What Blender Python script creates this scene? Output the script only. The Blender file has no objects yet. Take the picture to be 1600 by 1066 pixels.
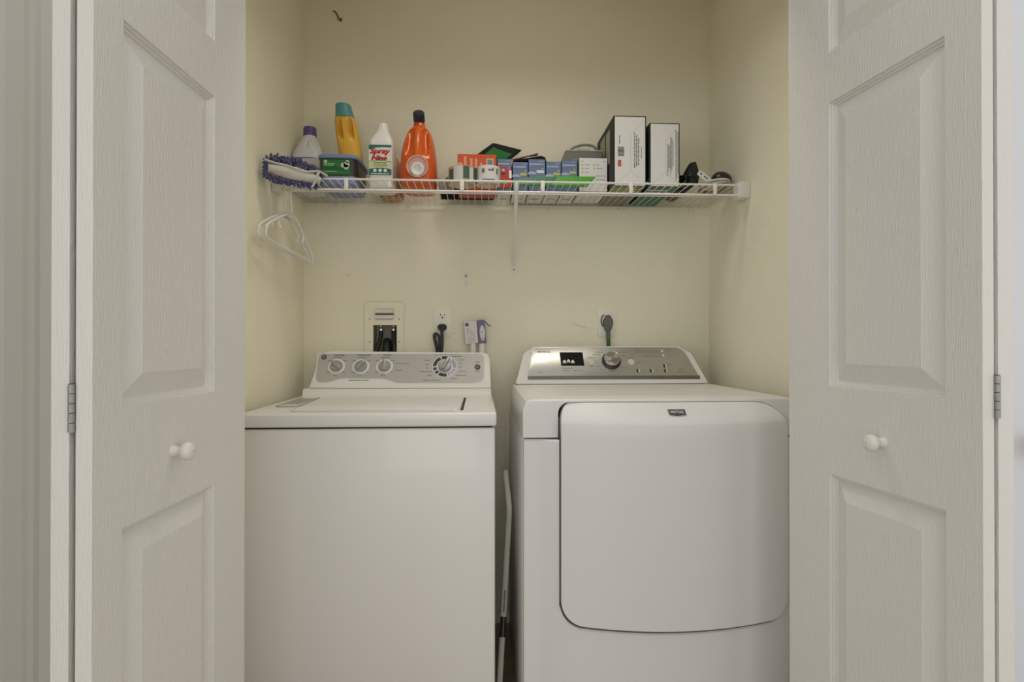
import bpy, bmesh, math, random
from mathutils import Matrix, Vector, noise
random.seed(7)
PI = math.pi
scene = bpy.context.scene
COL = scene.collection

# ------------------------------------------------------------------ camera, light, exposure
cam_data = bpy.data.cameras.new('camera')
cam = bpy.data.objects.new('camera', cam_data)
COL.objects.link(cam)
cam_data.sensor_fit = 'HORIZONTAL'
cam_data.sensor_width = 36.0
cam_data.lens = 909.0 / 1600.0 * 36.0
cam_data.clip_start = 0.02
cam.location = (0, 0, 1.10)
cam.rotation_euler = (math.radians(90.25), 0, math.radians(-3.15))
scene.camera = cam

world = bpy.data.worlds.new('world')
scene.world = world
world.use_nodes = True
bg = world.node_tree.nodes['Background']
bg.inputs[0].default_value = (1.0, 0.985, 0.96, 1)
bg.inputs[1].default_value = 0.76

def area_light(name, loc, target, sx, sy, power, col):
    d = bpy.data.lights.new(name, 'AREA')
    d.shape = 'RECTANGLE'; d.size = sx; d.size_y = sy; d.energy = power; d.color = col
    o = bpy.data.objects.new(name, d); COL.objects.link(o); o.location = loc
    o.rotation_euler = (Vector(target) - Vector(loc)).to_track_quat('-Z', 'Y').to_euler()
    return o
# soft daylight of the open room all round, an added far frontal fill, a window to the left, a warm lamp to the right,
# and two added, unseen fill lights high inside the closet
area_light('far_front_fill', (0.3, -7.0, 1.45), (0.15, 2.2, 1.3), 3.2, 1.7, 44, (1.0, 0.98, 0.94))
area_light('left_window_light', (-4.4, -4.2, 1.35), (0.5, 1.9, 1.2), 2.4, 1.5, 38, (0.84, 0.91, 1.0))
area_light('room_lamp_light', (4.6, -3.6, 1.45), (-0.3, 1.9, 1.2), 1.6, 1.5, 26, (1.0, 0.90, 0.72))
area_light('closet_fill_soft', (0.12, 1.62, 2.70), (0.12, 1.75, 0.0), 0.35, 0.25, 0.8, (1.0, 0.92, 0.76))
area_light('closet_fill_down', (0.12, 1.62, 2.70), (0.12, 1.70, 0.0), 0.5, 0.3, 2.8, (1.0, 0.95, 0.86)).data.spread = math.radians(95)

vs = scene.view_settings
vs.view_transform = 'Standard'; vs.look = 'None'; vs.gamma = 1.0; vs.use_curve_mapping = False
vs.exposure = 0.0

# ------------------------------------------------------------------ materials
MATS = {}
def mat(name, col, rough=0.5, metal=0.0, bump=0.0, bscale=60.0, stretch=(1, 1, 1), var=0.0, vscale=8.0,
        trans=0.0, alpha=1.0, coat=0.0, spec=0.5):
    if name in MATS: return MATS[name]
    m = bpy.data.materials.new(name); m.use_nodes = True
    nt = m.node_tree; b = nt.nodes['Principled BSDF']
    b.inputs['Base Color'].default_value = (*col, 1)
    b.inputs['Roughness'].default_value = rough
    b.inputs['Metallic'].default_value = metal
    b.inputs['Transmission Weight'].default_value = trans
    b.inputs['Alpha'].default_value = alpha
    b.inputs['Coat Weight'].default_value = coat
    b.inputs['Specular IOR Level'].default_value = spec
    tc = nt.nodes.new('ShaderNodeTexCoord')
    mp = nt.nodes.new('ShaderNodeMapping'); mp.inputs['Scale'].default_value = stretch
    nt.links.new(tc.outputs['Object'], mp.inputs['Vector'])
    if bump > 0:
        n = nt.nodes.new('ShaderNodeTexNoise'); n.inputs['Scale'].default_value = bscale; n.inputs['Detail'].default_value = 3
        nt.links.new(mp.outputs[0], n.inputs['Vector'])
        bn = nt.nodes.new('ShaderNodeBump'); bn.inputs['Strength'].default_value = bump; bn.inputs['Distance'].default_value = 0.004
        nt.links.new(n.outputs[0], bn.inputs['Height']); nt.links.new(bn.outputs[0], b.inputs['Normal'])
    if var > 0:
        n = nt.nodes.new('ShaderNodeTexNoise'); n.inputs['Scale'].default_value = vscale; n.inputs['Detail'].default_value = 4
        nt.links.new(mp.outputs[0], n.inputs['Vector'])
        mx = nt.nodes.new('ShaderNodeMix'); mx.data_type = 'RGBA'
        mx.inputs['A'].default_value = (*[c * (1 - var) for c in col], 1)
        mx.inputs['B'].default_value = (*[min(1, c * (1 + var)) for c in col], 1)
        nt.links.new(n.outputs[0], mx.inputs['Factor']); nt.links.new(mx.outputs['Result'], b.inputs['Base Color'])
    MATS[name] = m
    return m

M_WALL = mat('wall_paint', (0.865, 0.825, 0.66), 0.75, bump=0.45, bscale=95, var=0.03, vscale=3)
M_HALL = mat('hall_paint', (0.68, 0.66, 0.60), 0.75, bump=0.3, bscale=90)
M_CEIL = mat('ceiling_paint', (0.70, 0.67, 0.58), 0.85, bump=0.3, bscale=70)
M_TRIM = mat('trim_paint', (0.64, 0.63, 0.58), 0.45)
M_DOOR = mat('door_paint', (0.74, 0.725, 0.685), 0.45, bump=0.40, bscale=55, stretch=(7, 7, 0.8))
M_DOORH = mat('door_paint_rail', (0.74, 0.725, 0.685), 0.45)
M_KNOB = mat('knob_paint', (0.78, 0.76, 0.70), 0.35)
M_HINGE = mat('hinge_steel', (0.32, 0.32, 0.31), 0.45, metal=0.7, var=0.3, vscale=120)
M_ENAM = mat('white_enamel', (0.76, 0.745, 0.715), 0.32, coat=0.15)
M_ENAM2 = mat('white_enamel_dryer', (0.715, 0.70, 0.68), 0.42, coat=0.05)
M_PLAST = mat('white_plastic', (0.76, 0.745, 0.70), 0.42)
M_WIRE = mat('white_vinyl_coating', (0.80, 0.78, 0.72), 0.4)
M_DARK = mat('dark_gap', (0.03, 0.03, 0.03), 0.8)
M_INK = mat('dark_ink', (0.05, 0.05, 0.05), 0.6)
M_INKG = mat('grey_ink', (0.22, 0.22, 0.21), 0.6)
M_INKL = mat('pale_ink', (0.45, 0.44, 0.42), 0.6)
M_BLACK = mat('black_rubber', (0.012, 0.012, 0.012), 0.45)
M_BLACKP = mat('black_plastic', (0.02, 0.019, 0.02), 0.3)
M_SILV = mat('silver_face', (0.46, 0.45, 0.42), 0.42, metal=0.15)
M_SILK = mat('silver_knob', (0.40, 0.40, 0.385), 0.32, metal=0.45)
M_BRUSH = mat('brushed_steel', (0.46, 0.45, 0.415), 0.34, metal=0.85, bump=0.06, bscale=160, stretch=(0.15, 1, 8), var=0.06, vscale=150)
M_BRUSHD = mat('steel_dark_reflection', (0.17, 0.165, 0.145), 0.33, metal=0.8, bump=0.05, bscale=160, stretch=(0.15, 1, 8))  # darker steel: the band's dark reflection is put into the colour
M_CHROME = mat('chrome', (0.80, 0.79, 0.77), 0.16, metal=1.0)
M_BRASS = mat('brass', (0.55, 0.40, 0.12), 0.28, metal=0.9)
M_WHITE = mat('white_card', (0.74, 0.73, 0.71), 0.6)
M_WHITEP = mat('white_hdpe', (0.80, 0.785, 0.76), 0.38)
M_FLOOR = mat('floor_vinyl', (0.20, 0.15, 0.09), 0.5, var=0.35, vscale=14)

# ------------------------------------------------------------------ mesh helpers
OFF = {}
def finish(name, bm, m, parent=None, smooth=None, world=True):
    """link bm as ONE mesh object; geometry is given in world coordinates (world) or in the parent's frame"""
    bmesh.ops.recalc_face_normals(bm, faces=bm.faces)
    me = bpy.data.meshes.new(name)
    if parent is None:
        if not bm.verts: raise ValueError(name)
        xs = [v.co.x for v in bm.verts]; ys = [v.co.y for v in bm.verts]; zs = [v.co.z for v in bm.verts]
        loc = Vector(((min(xs) + max(xs)) / 2, (min(ys) + max(ys)) / 2, min(zs)))
        bm.transform(Matrix.Translation(-loc))
    elif world:
        bm.transform(Matrix.Translation(-OFF[parent]))
    bm.to_mesh(me); bm.free()
    mats = m if isinstance(m, (list, tuple)) else [m]
    for mm in mats: me.materials.append(mm)
    if smooth is not None:
        try: me.shade_smooth()
        except Exception: pass
        try: me.set_sharp_from_angle(angle=math.radians(smooth))
        except Exception: pass
    o = bpy.data.objects.new(name, me); COL.objects.link(o)
    if parent is not None and name in ('print', 'slots', 'dots', 'barcode', 'emblem', 'flap_seam', 'print_rule', 'lettering', 'label_band', 'side_picture', 'red_edge', 'screw_marks'): o['kind'] = 'stuff'
    if parent is None:
        o.location = loc; OFF[o] = loc
    else:
        o.parent = parent
        OFF[o] = OFF[parent].copy() if world else Vector((0, 0, 0))
    return o
def thing(name, label, cat, loc=(0, 0, 0), rot=(0, 0, 0), group=None):
    o = bpy.data.objects.new(name, None); COL.objects.link(o)
    o.empty_display_size = 0.05
    o.location = loc; o.rotation_euler = rot
    o['label'] = label; o['category'] = cat
    if group: o['group'] = group
    OFF[o] = Vector(loc)
    return o
def tag(o, label, cat, group=None):
    o['label'] = label; o['category'] = cat
    if group: o['group'] = group
    return o
def struct(o): o['kind'] = 'structure'; return o

def B(): return bmesh.new()
def bx(bm, x0, x1, y0, y1, z0, z1, bev=0.0, seg=2, M=None, mi=0):
    r = bmesh.ops.create_cube(bm, size=1.0)
    vs_ = r['verts']
    bmesh.ops.transform(bm, verts=vs_, matrix=Matrix.Translation(((x0 + x1) / 2, (y0 + y1) / 2, (z0 + z1) / 2)) @ Matrix.Diagonal((x1 - x0, y1 - y0, z1 - z0, 1)))
    fs = set(f for v in vs_ for f in v.link_faces)
    if bev > 0:
        es = list(set(e for v in vs_ for e in v.link_edges))
        rr = bmesh.ops.bevel(bm, geom=es, offset=bev, segments=seg, affect='EDGES', profile=0.5)
        vs_ = list(set(v for f in rr['faces'] for v in f.verts) | set(v for v in vs_ if v.is_valid))
        fs = set(f for v in vs_ for f in v.link_faces)
    for f in fs: f.material_index = mi
    if M is not None: bmesh.ops.transform(bm, verts=vs_, matrix=M)
    return bm
def prism(bm, pts, z0, z1, M=None, bev=0.0, seg=2, which='front', mi=0):
    """polygon pts (local x,y) extruded from z0 to z1; bevel the z1 rim"""
    a = [bm.verts.new((p[0], p[1], z0)) for p in pts]
    b = [bm.verts.new((p[0], p[1], z1)) for p in pts]
    n = len(pts); fs = [bm.faces.new(list(reversed(a))), bm.faces.new(b)]
    for i in range(n): fs.append(bm.faces.new((a[i], a[(i + 1) % n], b[(i + 1) % n], b[i])))
    vs_ = a + b
    for f in fs: f.material_index = mi
    if bev > 0:
        es = [e for e in fs[1].edges]
        if which == 'all': es = es + [e for e in fs[0].edges]
        rr = bmesh.ops.bevel(bm, geom=es, offset=bev, segments=seg, affect='EDGES', profile=0.5)
        vs_ = list(set(v for f in rr['faces'] for v in f.verts) | set(v for v in vs_ if v.is_valid))
        for f in rr['faces']: f.material_index = mi
    if M is not None: bmesh.ops.transform(bm, verts=vs_, matrix=M)
    return bm
def rings(bm, loops, cap=True, mi=0):
    vl = [[bm.verts.new(p) for p in lp] for lp in loops]
    n = len(vl[0])
    for i in range(len(vl) - 1):
        for j in range(n):
            f = bm.faces.new((vl[i][j], vl[i][(j + 1) % n], vl[i + 1][(j + 1) % n], vl[i + 1][j])); f.material_index = mi
    if cap:
        bm.faces.new(list(reversed(vl[0]))).material_index = mi
        bm.faces.new(vl[-1]).material_index = mi
    return bm
def lathe(bm, prof, seg=24, M=None, mi=0, cap=True):
    loops = []
    for r, z in prof:
        lp = []
        for k in range(seg):
            p = Vector((r * math.cos(2 * PI * k / seg), r * math.sin(2 * PI * k / seg), z))
            lp.append(M @ p if M is not None else p)
        loops.append(lp)
    return rings(bm, loops, cap, mi)
def loft(bm, secs, seg=32, disp=None, M=None, mi=0):
    """secs: (z, half width, half depth, squareness, cx, cy)"""
    loops = []
    for z, hx, hy, n, cx, cy in secs:
        lp = []
        for k in range(seg):
            t = 2 * PI * k / seg; c, s = math.cos(t), math.sin(t)
            p = Vector((cx + hx * math.copysign(abs(c) ** (2 / n), c), cy + hy * math.copysign(abs(s) ** (2 / n), s), z))
            if disp: p = disp(p, c, s)
            lp.append(M @ p if M is not None else p)
        loops.append(lp)
    return rings(bm, loops, True, mi)
def tube(bm, pts, r, seg=8, closed=False, flat=1.0, mi=0):
    pts = [Vector(p) for p in pts]; n = len(pts)
    loops = []; prev = None
    for i, p in enumerate(pts):
        if closed: t = pts[(i + 1) % n] - pts[i - 1]
        else: t = pts[min(i + 1, n - 1)] - pts[max(i - 1, 0)]
        t.normalize()
        if prev is None:
            u = t.cross(Vector((0, 0, 1)))
            if u.length < 0.1: u = t.cross(Vector((0, 1, 0)))
        else: u = prev - t * prev.dot(t)
        u.normalize(); prev = u; w = t.cross(u)
        rr = r[i] if isinstance(r, (list, tuple)) else r
        loops.append([p + u * rr * math.cos(2 * PI * k / seg) + w * rr * flat * math.sin(2 * PI * k / seg) for k in range(seg)])
    if closed: loops.append(loops[0]); 
    if closed:
        vl = [[bm.verts.new(q) for q in lp] for lp in loops[:-1]]
        for i in range(n):
            a, b = vl[i], vl[(i + 1) % n]
            for j in range(seg): bm.faces.new((a[j], a[(j + 1) % seg], b[(j + 1) % seg], b[j])).material_index = mi
        return bm
    return rings(bm, loops, True, mi)
def smoothpath(pts, n=8):
    pts = [Vector(p) for p in pts]; out = []
    for i in range(len(pts) - 1):
        p0 = pts[max(i - 1, 0)]; p1 = pts[i]; p2 = pts[i + 1]; p3 = pts[min(i + 2, len(pts) - 1)]
        for k in range(n):
            t = k / n
            out.append(0.5 * ((2 * p1) + (p2 - p0) * t + (2 * p0 - 5 * p1 + 4 * p2 - p3) * t * t + (3 * p1 - p0 - 3 * p2 + p3) * t ** 3))
    out.append(pts[-1]); return out
def frame(o, ex, ey):
    ex = Vector(ex).normalized(); ey = Vector(ey).normalized(); ez = ex.cross(ey)
    return Matrix(((ex.x, ey.x, ez.x, o[0]), (ex.y, ey.y, ez.y, o[1]), (ex.z, ey.z, ez.z, o[2]), (0, 0, 0, 1)))
def face(x, y, z, tilt=0.0):
    """local x right, y up, z towards the room (-Y); tilt turns it in its own plane"""
    return frame((x, y, z), (math.cos(tilt), 0, math.sin(tilt)), (-math.sin(tilt), 0, math.cos(tilt)))
def rrect(x0, x1, y0, y1, r, n=5):
    pts = []
    rr = r if isinstance(r, (list, tuple)) else [r] * 4   # bl, br, tr, tl
    for (cx, cy, a0, q) in ((x0 + rr[0], y0 + rr[0], PI, rr[0]), (x1 - rr[1], y0 + rr[1], 1.5 * PI, rr[1]), (x1 - rr[2], y1 - rr[2], 0, rr[2]), (x0 + rr[3], y1 - rr[3], PI / 2, rr[3])):
        for k in range(n + 1): pts.append((cx + q * math.cos(a0 + PI / 2 * k / n), cy + q * math.sin(a0 + PI / 2 * k / n)))
    return pts
def roundpoly(pts, r, n=5):
    out = []; m = len(pts)
    for i in range(m):
        p = Vector(pts[i][:2]); a = Vector(pts[i - 1][:2]); b = Vector(pts[(i + 1) % m][:2])
        q = pts[i][2] if len(pts[i]) > 2 else r
        da = (a - p); db = (b - p)
        s = min(q, da.length * 0.48, db.length * 0.48)
        p0 = p + da.normalized() * s; p2 = p + db.normalized() * s
        for k in range(n + 1):
            t = k / n; out.append(tuple(p0 * (1 - t) ** 2 + p * 2 * t * (1 - t) + p2 * t * t))
    return out
def text_bm(body, w, h, M, shear=0.0, bold=0.0, th=0.0004, mi=0):
    cu = bpy.data.curves.new('lettering', 'FONT'); cu.body = body; cu.size = 1.0; cu.shear = shear; cu.offset = bold
    cu.resolution_u = 2
    o = bpy.data.objects.new('lettering', cu); COL.objects.link(o)
    dg = bpy.context.evaluated_depsgraph_get(); dg.update()
    me = bpy.data.meshes.new_from_object(o.evaluated_get(dg))
    bpy.data.objects.remove(o); bpy.data.curves.remove(cu)
    bm = B(); bm.from_mesh(me); bpy.data.meshes.remove(me)
    xs = [v.co.x for v in bm.verts]; ys = [v.co.y for v in bm.verts]
    sx = w / (max(xs) - min(xs)); sy = h / (max(ys) - min(ys)); cx = (max(xs) + min(xs)) / 2; cy = (max(ys) + min(ys)) / 2
    for v in bm.verts: v.co = Vector(((v.co.x - cx) * sx, (v.co.y - cy) * sy, 0))
    r = bmesh.ops.extrude_face_region(bm, geom=list(bm.faces))
    for g in r['geom']:
        if isinstance(g, bmesh.types.BMVert): g.co.z += th
    for f in bm.faces: f.material_index = mi
    bm.transform(M)
    return bm
def heavy(bm, dx):
    """thicken lettering: the same letters again, a little to either side"""
    me = bpy.data.meshes.new('lettering'); bm.to_mesh(me)
    for i_, d in enumerate((-dx, dx, -dx / 2, dx / 2)):
        n0 = len(bm.verts); bm.from_mesh(me); bm.verts.ensure_lookup_table()
        for v in bm.verts[n0:]: v.co.x += d; v.co.y -= 0.00012 * (i_ + 1)
    bpy.data.meshes.remove(me)
    return bm
def dashes(bm, M, x0, x1, y, h, th=0.0003, gap=(0.3, 0.8), word=(2.0, 6.0), rnd=random):
    """illegible small print: a row of word-sized bars"""
    x = x0
    while x < x1 - h:
        w = min(rnd.uniform(*word) * h, x1 - x)
        bx(bm, x, x + w, y - h / 2, y + h / 2, 0, th, M=M)
        x += w + rnd.uniform(*gap) * h
    return bm
def crumple(bm, c, size, amp, seed, sub=3, freq=18.0, floor=None):
    r = bmesh.ops.create_icosphere(bm, subdivisions=sub, radius=1.0)
    for v in r['verts']:
        p = v.co.copy(); n = noise.noise(Vector((p.x * 2 + seed, p.y * 2, p.z * 2))) + 0.5 * abs(noise.noise(Vector((p.x * 5, p.y * 5 + seed, p.z * 5))))
        q = p * (1 + amp * n)
        v.co = Vector((c[0] + q.x * size[0], c[1] + q.y * size[1], c[2] + q.z * size[2]))
        if floor is not None and v.co.z < floor: v.co.z = floor + 0.0005 * (n + 1)
    return bm
MF = Matrix

# ------------------------------------------------------------------ the setting
XL, XR, YB = -0.681, 0.921, 2.295
HOLE = (-0.415, -0.324, 1.035, 1.172)
bm = B()   # back wall with the opening of the washer outlet box
xs = [XL - 0.1, HOLE[0], HOLE[1], XR + 0.1]; zs = [0, HOLE[2], HOLE[3], 2.74]
for i in range(3):
    for j in range(3):
        if i == 1 and j == 1: continue
        for yy in (YB, YB + 0.1):
            bm.faces.new([bm.verts.new(p) for p in ((xs[i], yy, zs[j]), (xs[i + 1], yy, zs[j]), (xs[i + 1], yy, zs[j + 1]), (xs[i], yy, zs[j + 1]))])
bmesh.ops.remove_doubles(bm, verts=bm.verts, dist=1e-5)
struct(finish('wall_back', bm, M_WALL))
bm = B(); bx(bm, XL - 0.1, XL, 1.37, YB, 0, 2.74); struct(finish('wall_left', bm, M_WALL))
bm = B(); bx(bm, XR, XR + 0.1, 1.37, YB, 0, 2.74); struct(finish('wall_right', bm, M_WALL))
bm = B(); bx(bm, -2.4, -0.61, 1.25, 1.37, 0, 2.74); struct(finish('wall_front_left', bm, M_HALL))
bm = B(); bx(bm, 0.865, 2.4, 1.25, 1.37, 0, 2.74); struct(finish('wall_front_right', bm, M_HALL))
bm = B(); bx(bm, -0.61, 0.865, 1.25, 1.37, 2.03, 2.74); struct(finish('wall_front_header', bm, M_HALL))
bm = B(); bx(bm, XL - 0.1, XR + 0.1, 1.37, YB + 0.1, -0.08, 0); struct(finish('floor', bm, M_FLOOR))
bm = B(); bx(bm, -2.4, 2.4, -2.6, 1.37, -0.08, 0); struct(finish('floor_hall', bm, mat('hall_tile', (0.42, 0.37, 0.30), 0.5, var=0.1, vscale=6)))
bm = B(); bx(bm, -2.4, 2.4, 1.25, YB + 0.1, 2.74, 2.82); struct(finish('ceiling', bm, M_CEIL))
bm = B(); bx(bm, -1.15, -1.03, 0.35, 1.25, 0, 2.74); struct(finish('shade_wall_left', bm, M_HALL))  # unseen wall stub, added to keep light off the casing

# fluted casing of the neighbouring doorway (left border of the photo)
def casing_profile(w):
    return [(0, 0), (0, 0.020), (0.10, 0.023), (0.16, 0.020), (0.20, 0.014), (0.30, 0.016), (0.36, 0.012), (0.60, 0.011), (0.70, 0.016), (0.78, 0.016), (0.82, 0.009), (0.95, 0.008), (1.0, 0.006), (1.0, 0)]
def casing(x0, x1, y, z0, z1, n):
    bm = B(); pts = [(x0 + (x1 - x0) * a, b) for a, b in casing_profile(1)]
    if x1 < x0: pts = pts[::-1]
    prism(bm, pts, z0, z1, M=frame((0, y, 0), (1, 0, 0), (0, -1, 0)) @ Matrix.Diagonal((1, 1, -1, 1)))
    struct(finish('trim_%d' % n, bm, M_TRIM))
casing(-1.02, -0.872, 1.25, 0, 2.1, 1)
casing(-0.675, -0.612, 1.25, 0, 2.06, 2)
casing(0.93, 0.867, 1.25, 0, 2.06, 3)

# ---- bifold leaves: stiles and rails with recessed mouldings, raised panels as children
def leaf(n, N, ang, w, th, panels, side, recess_only=False):
    """N near corner of the seen face, ang turn of the leaf about Z, side=+1 when the thickness goes to -X"""
    ex = Vector((math.sin(ang), math.cos(ang), 0)) * (1 if side > 0 else 1)
    # local: u along the leaf away from the room, v up, n out of the seen face
    nn = Vector((math.cos(ang), -math.sin(ang), 0)) * side
    M = Matrix(((ex.x, 0, nn.x, N[0]), (ex.y, 0, nn.y, N[1]), (0, 1, 0, 0), (0, 0, 0, 1)))
    z0, z1 = 0.012, 2.0
    u0, u1 = 0.064, w - 0.064 - 0.071 + 0.0
    u1 = 0.34 / 0.475 * w
    us = [0, u0, u1, w]; zz = [z0]
    for a, b in panels: zz += [a, b]
    zz.append(z1)
    bm = B()
    def quad(a, b, c, d): bm.faces.new([bm.verts.new(p) for p in (a, b, c, d)])
    dep = [(0.0, 0.0), (0.0015, -0.0040), (0.0045, -0.0042), (0.0060, -0.0085), (0.0090, -0.0088), (0.0105, -0.0125), (0.012, -0.0128)]
    for i in range(3):
        for j in range(len(zz) - 1):
            hole = (i == 1 and j % 2 == 1)
            if not hole: quad((us[i], zz[j], 0), (us[i + 1], zz[j], 0), (us[i + 1], zz[j + 1], 0), (us[i], zz[j + 1], 0))
            else:
                for k in range(len(dep) - 1):
                    (i0, d0), (i1, d1) = dep[k], dep[k + 1]
                    a = [(us[1] + i0, zz[j] + i0, d0), (us[2] - i0, zz[j] + i0, d0), (us[2] - i0, zz[j + 1] - i0, d0), (us[1] + i0, zz[j + 1] - i0, d0)]
                    b = [(us[1] + i1, zz[j] + i1, d1), (us[2] - i1, zz[j] + i1, d1), (us[2] - i1, zz[j + 1] - i1, d1), (us[1] + i1, zz[j + 1] - i1, d1)]
                    for q in range(4): quad(a[q], a[(q + 1) % 4], b[(q + 1) % 4], b[q])
    quad((0, z0, -th), (w, z0, -th), (w, z1, -th), (0, z1, -th))
    for a, b in (((0, z0), (w, z0)), ((w, z0), (w, z1)), ((w, z1), (0, z1)), ((0, z1), (0, z0))):
        quad((a[0], a[1], 0), (b[0], b[1], 0), (b[0], b[1], -th), (a[0], a[1], -th))
    bmesh.ops.remove_doubles(bm, verts=bm.verts, dist=1e-5)
    bm.transform(M)
    d = struct(finish('door_%d' % n, bm, M_DOOR))
    for a, b in panels:
        bm = B()
        i0, i1 = 0.012, 0.046
        R0 = [(us[1] + i0, a + i0), (us[2] - i0, a + i0), (us[2] - i0, b - i0), (us[1] + i0, b - i0)]
        R1 = [(us[1] + i1, a + i1), (us[2] - i1, a + i1), (us[2] - i1, b - i1), (us[1] + i1, b - i1)]
        R2 = [(us[1] + i1 + .002, a + i1 + .002), (us[2] - i1 - .002, a + i1 + .002), (us[2] - i1 - .002, b - i1 - .002), (us[1] + i1 + .002, b - i1 - .002)]
        rings(bm, [[Vector((p[0], p[1], -0.0145)) for p in R0], [Vector((p[0], p[1], -0.0127)) for p in R0], [Vector((p[0], p[1], -0.0012)) for p in R1], [Vector((p[0], p[1], -0.0002)) for p in R2]])
        bm.transform(M)
        finish('panel', bm, M_DOOR, d)
    return d, M
PL = [(0.20, 0.8225), (1.0055, 1.588), (1.697, 1.90)]
PR = [(0.20, 0.823), (1.010, 1.613), (1.720, 1.92)]
aL = math.radians(2.4); aR = math.radians(-6.16)
dL, ML = leaf(1, (-0.538, 0.84), aL, 0.475, 0.0228, PL, 1)
nL = Vector((math.cos(aL), -math.sin(aL), 0))
leaf(2, tuple((Vector((-0.538, 0.84, 0)) - nL * 0.0320).xy), aL, 0.475, 0.0248, PL, 1)
dR, MR = leaf(3, (0.7787, 0.8614), aR, 0.475, 0.0205, PR, -1)
nR = Vector((-math.cos(aR), math.sin(aR), 0))
leaf(4, tuple((Vector((0.7787, 0.8614, 0)) - nR * 0.0282).xy), aR, 0.475, 0.028, PR, -1)
KN = [(0.0105, 0), (0.0095, 0.004), (0.0075, 0.010), (0.0085, 0.015), (0.0145, 0.019), (0.0165, 0.025), (0.0150, 0.031), (0.010, 0.0345), (0.001, 0.0355)]
for d, M, u in ((dL, ML, 0.197), (dR, MR, 0.196)):
    bm = B(); lathe(bm, KN, 28, M=M @ Matrix.Translation((u, 0.914, 0)))
    k = finish('knob', bm, M_KNOB, d, smooth=60)
    bm = B(); lathe(bm, [(0.0011, 0.0353), (0.0011, 0.0358)], 8, M=M @ Matrix.Translation((u, 0.914, 0)))
    finish('screw', bm, M_INKG, k)
# hinges in the gap between the folded leaves
for d, M, g, zh in ((dL, ML, -0.0274, 0.977), (dR, MR, -0.0243, 0.984)):
    bm = B()
    for k in range(5):
        z = zh + k * 0.0135
        lathe(bm, [(0.0044, 0), (0.0044, 0.0125)], 12, M=M @ Matrix.Translation((-0.002, z, g)) @ Matrix.Rotation(-PI / 2, 4, 'X'))
    h = finish('hinge', bm, M_HINGE, d, smooth=40)
    bm = B(); lathe(bm, [(0.0034, 0), (0.0034, 0.0675)], 10, M=M @ Matrix.Translation((-0.002, zh - 0.0002, g)) @ Matrix.Rotation(-PI / 2, 4, 'X'))
    finish('hinge_pin', bm, M_DARK, h)
    bm = B()   # dark strip deep in the gap, its colour standing in for the shadow there
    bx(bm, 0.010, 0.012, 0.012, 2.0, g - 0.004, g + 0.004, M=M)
    finish('gap_shade_strip', bm, mat('gap_shade', (0.30, 0.28, 0.25), 0.9), d)

# the white door of the next room, its brass knob just enters on the right
bm = B(); bx(bm, 1.12, 1.82, 1.205, 1.235, 0.01, 2.03, 0.002)
d5 = struct(finish('door_5', bm, mat('white_gloss_door', (0.72, 0.74, 0.80), 0.4)))
bm = B(); lathe(bm, [(0.027, 0), (0.026, 0.004), (0.010, 0.008), (0.010, 0.022), (0.020, 0.030), (0.027, 0.042), (0.024, 0.055), (0.010, 0.060), (0.001, 0.061)], 24, M=face(1.212, 1.205, 0.878))
finish('knob', bm, M_BRASS, d5, smooth=60)

# ------------------------------------------------------------------ washing machine
WX0, WX1 = -0.641, 0.045
wm = thing('washing_machine', 'white top-loading washing machine with four round dials on a silver panel', 'washer', (-0.298, 1.91, 0))
bm = B(); bx(bm, WX0 + 0.004, WX1 - 0.004, 1.583, 2.24, 0.02, 0.871, 0.006, 3); finish('cabinet', bm, M_ENAM, wm, smooth=40)
bm = B(); bx(bm, WX0 + 0.012, WX1 - 0.012, 1.592, 2.23, 0.865, 0.885); finish('seam', bm, M_DARK, wm)
bm = B(); bx(bm, WX0, WX1, 1.575, 2.245, 0.876, 0.913, 0.006, 3); finish('top_cover', bm, M_ENAM, wm, smooth=40)
for sx in (WX0 + 0.06, WX1 - 0.06):
    for sy in (1.64, 2.18):
        bm = B(); lathe(bm, [(0.018, 0), (0.018, 0.006), (0.008, 0.008), (0.008, 0.022)], 14, M=Matrix.Translation((sx, sy, 0))); finish('foot', bm, M_BLACK, wm, smooth=40)
# lid: a shallow pan with a rolled rim, the slot for the fingers at its right
bm = B()
prism(bm, rrect(-0.519, -0.058, 1.628, 2.015, 0.018), 0.9125, 0.9175, bev=0.003)
lid = finish('lid', bm, M_ENAM, wm, smooth=40)
bm = B()
for (a, b, c, d_) in ((-0.50, -0.078, 1.645, 1.652), ):
    bx(bm, a, b, c, d_, 0.9172, 0.9190, 0.0008)
finish('rim_bead', bm, M_ENAM, lid, smooth=40)
bm = B(); bx(bm, -0.055, -0.047, 1.635, 2.005, 0.9128, 0.9140, 0.0003); finish('finger_slot', bm, M_DARK, lid)
bm = B(); tube(bm, [(-0.524, 1.64, 0.9132), (-0.512, 1.6225, 0.9132), (-0.07, 1.6225, 0.9132)], 0.0014, 6); finish('lid_gap', bm, M_INKL, lid)
# instruction sticker left of the lid
stk = roundpoly([(-0.604, 1.745), (-0.536, 1.745), (-0.556, 2.10), (-0.606, 2.10)], 0.02)
bm = B(); prism(bm, stk, 0.9131, 0.9135); s_ = finish('instruction_label', bm, mat('label_paper', (0.62, 0.61, 0.57), 0.5), wm)
bm = B(); tube(bm, [(p[0], p[1], 0.9138) for p in stk], 0.0013, 5, closed=True); finish('label_border', bm, M_INKG, s_)
bm = B(); Ms = frame((-0.574, 1.80, 0.9136), (0, 1, 0), (-1, 0, 0))
for k in range(5): dashes(bm, Ms, 0.02 + 0.01 * (k % 2), 0.20, -0.014 + 0.009 * k, 0.0045)
finish('print', bm, M_INKG, s_)
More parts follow.
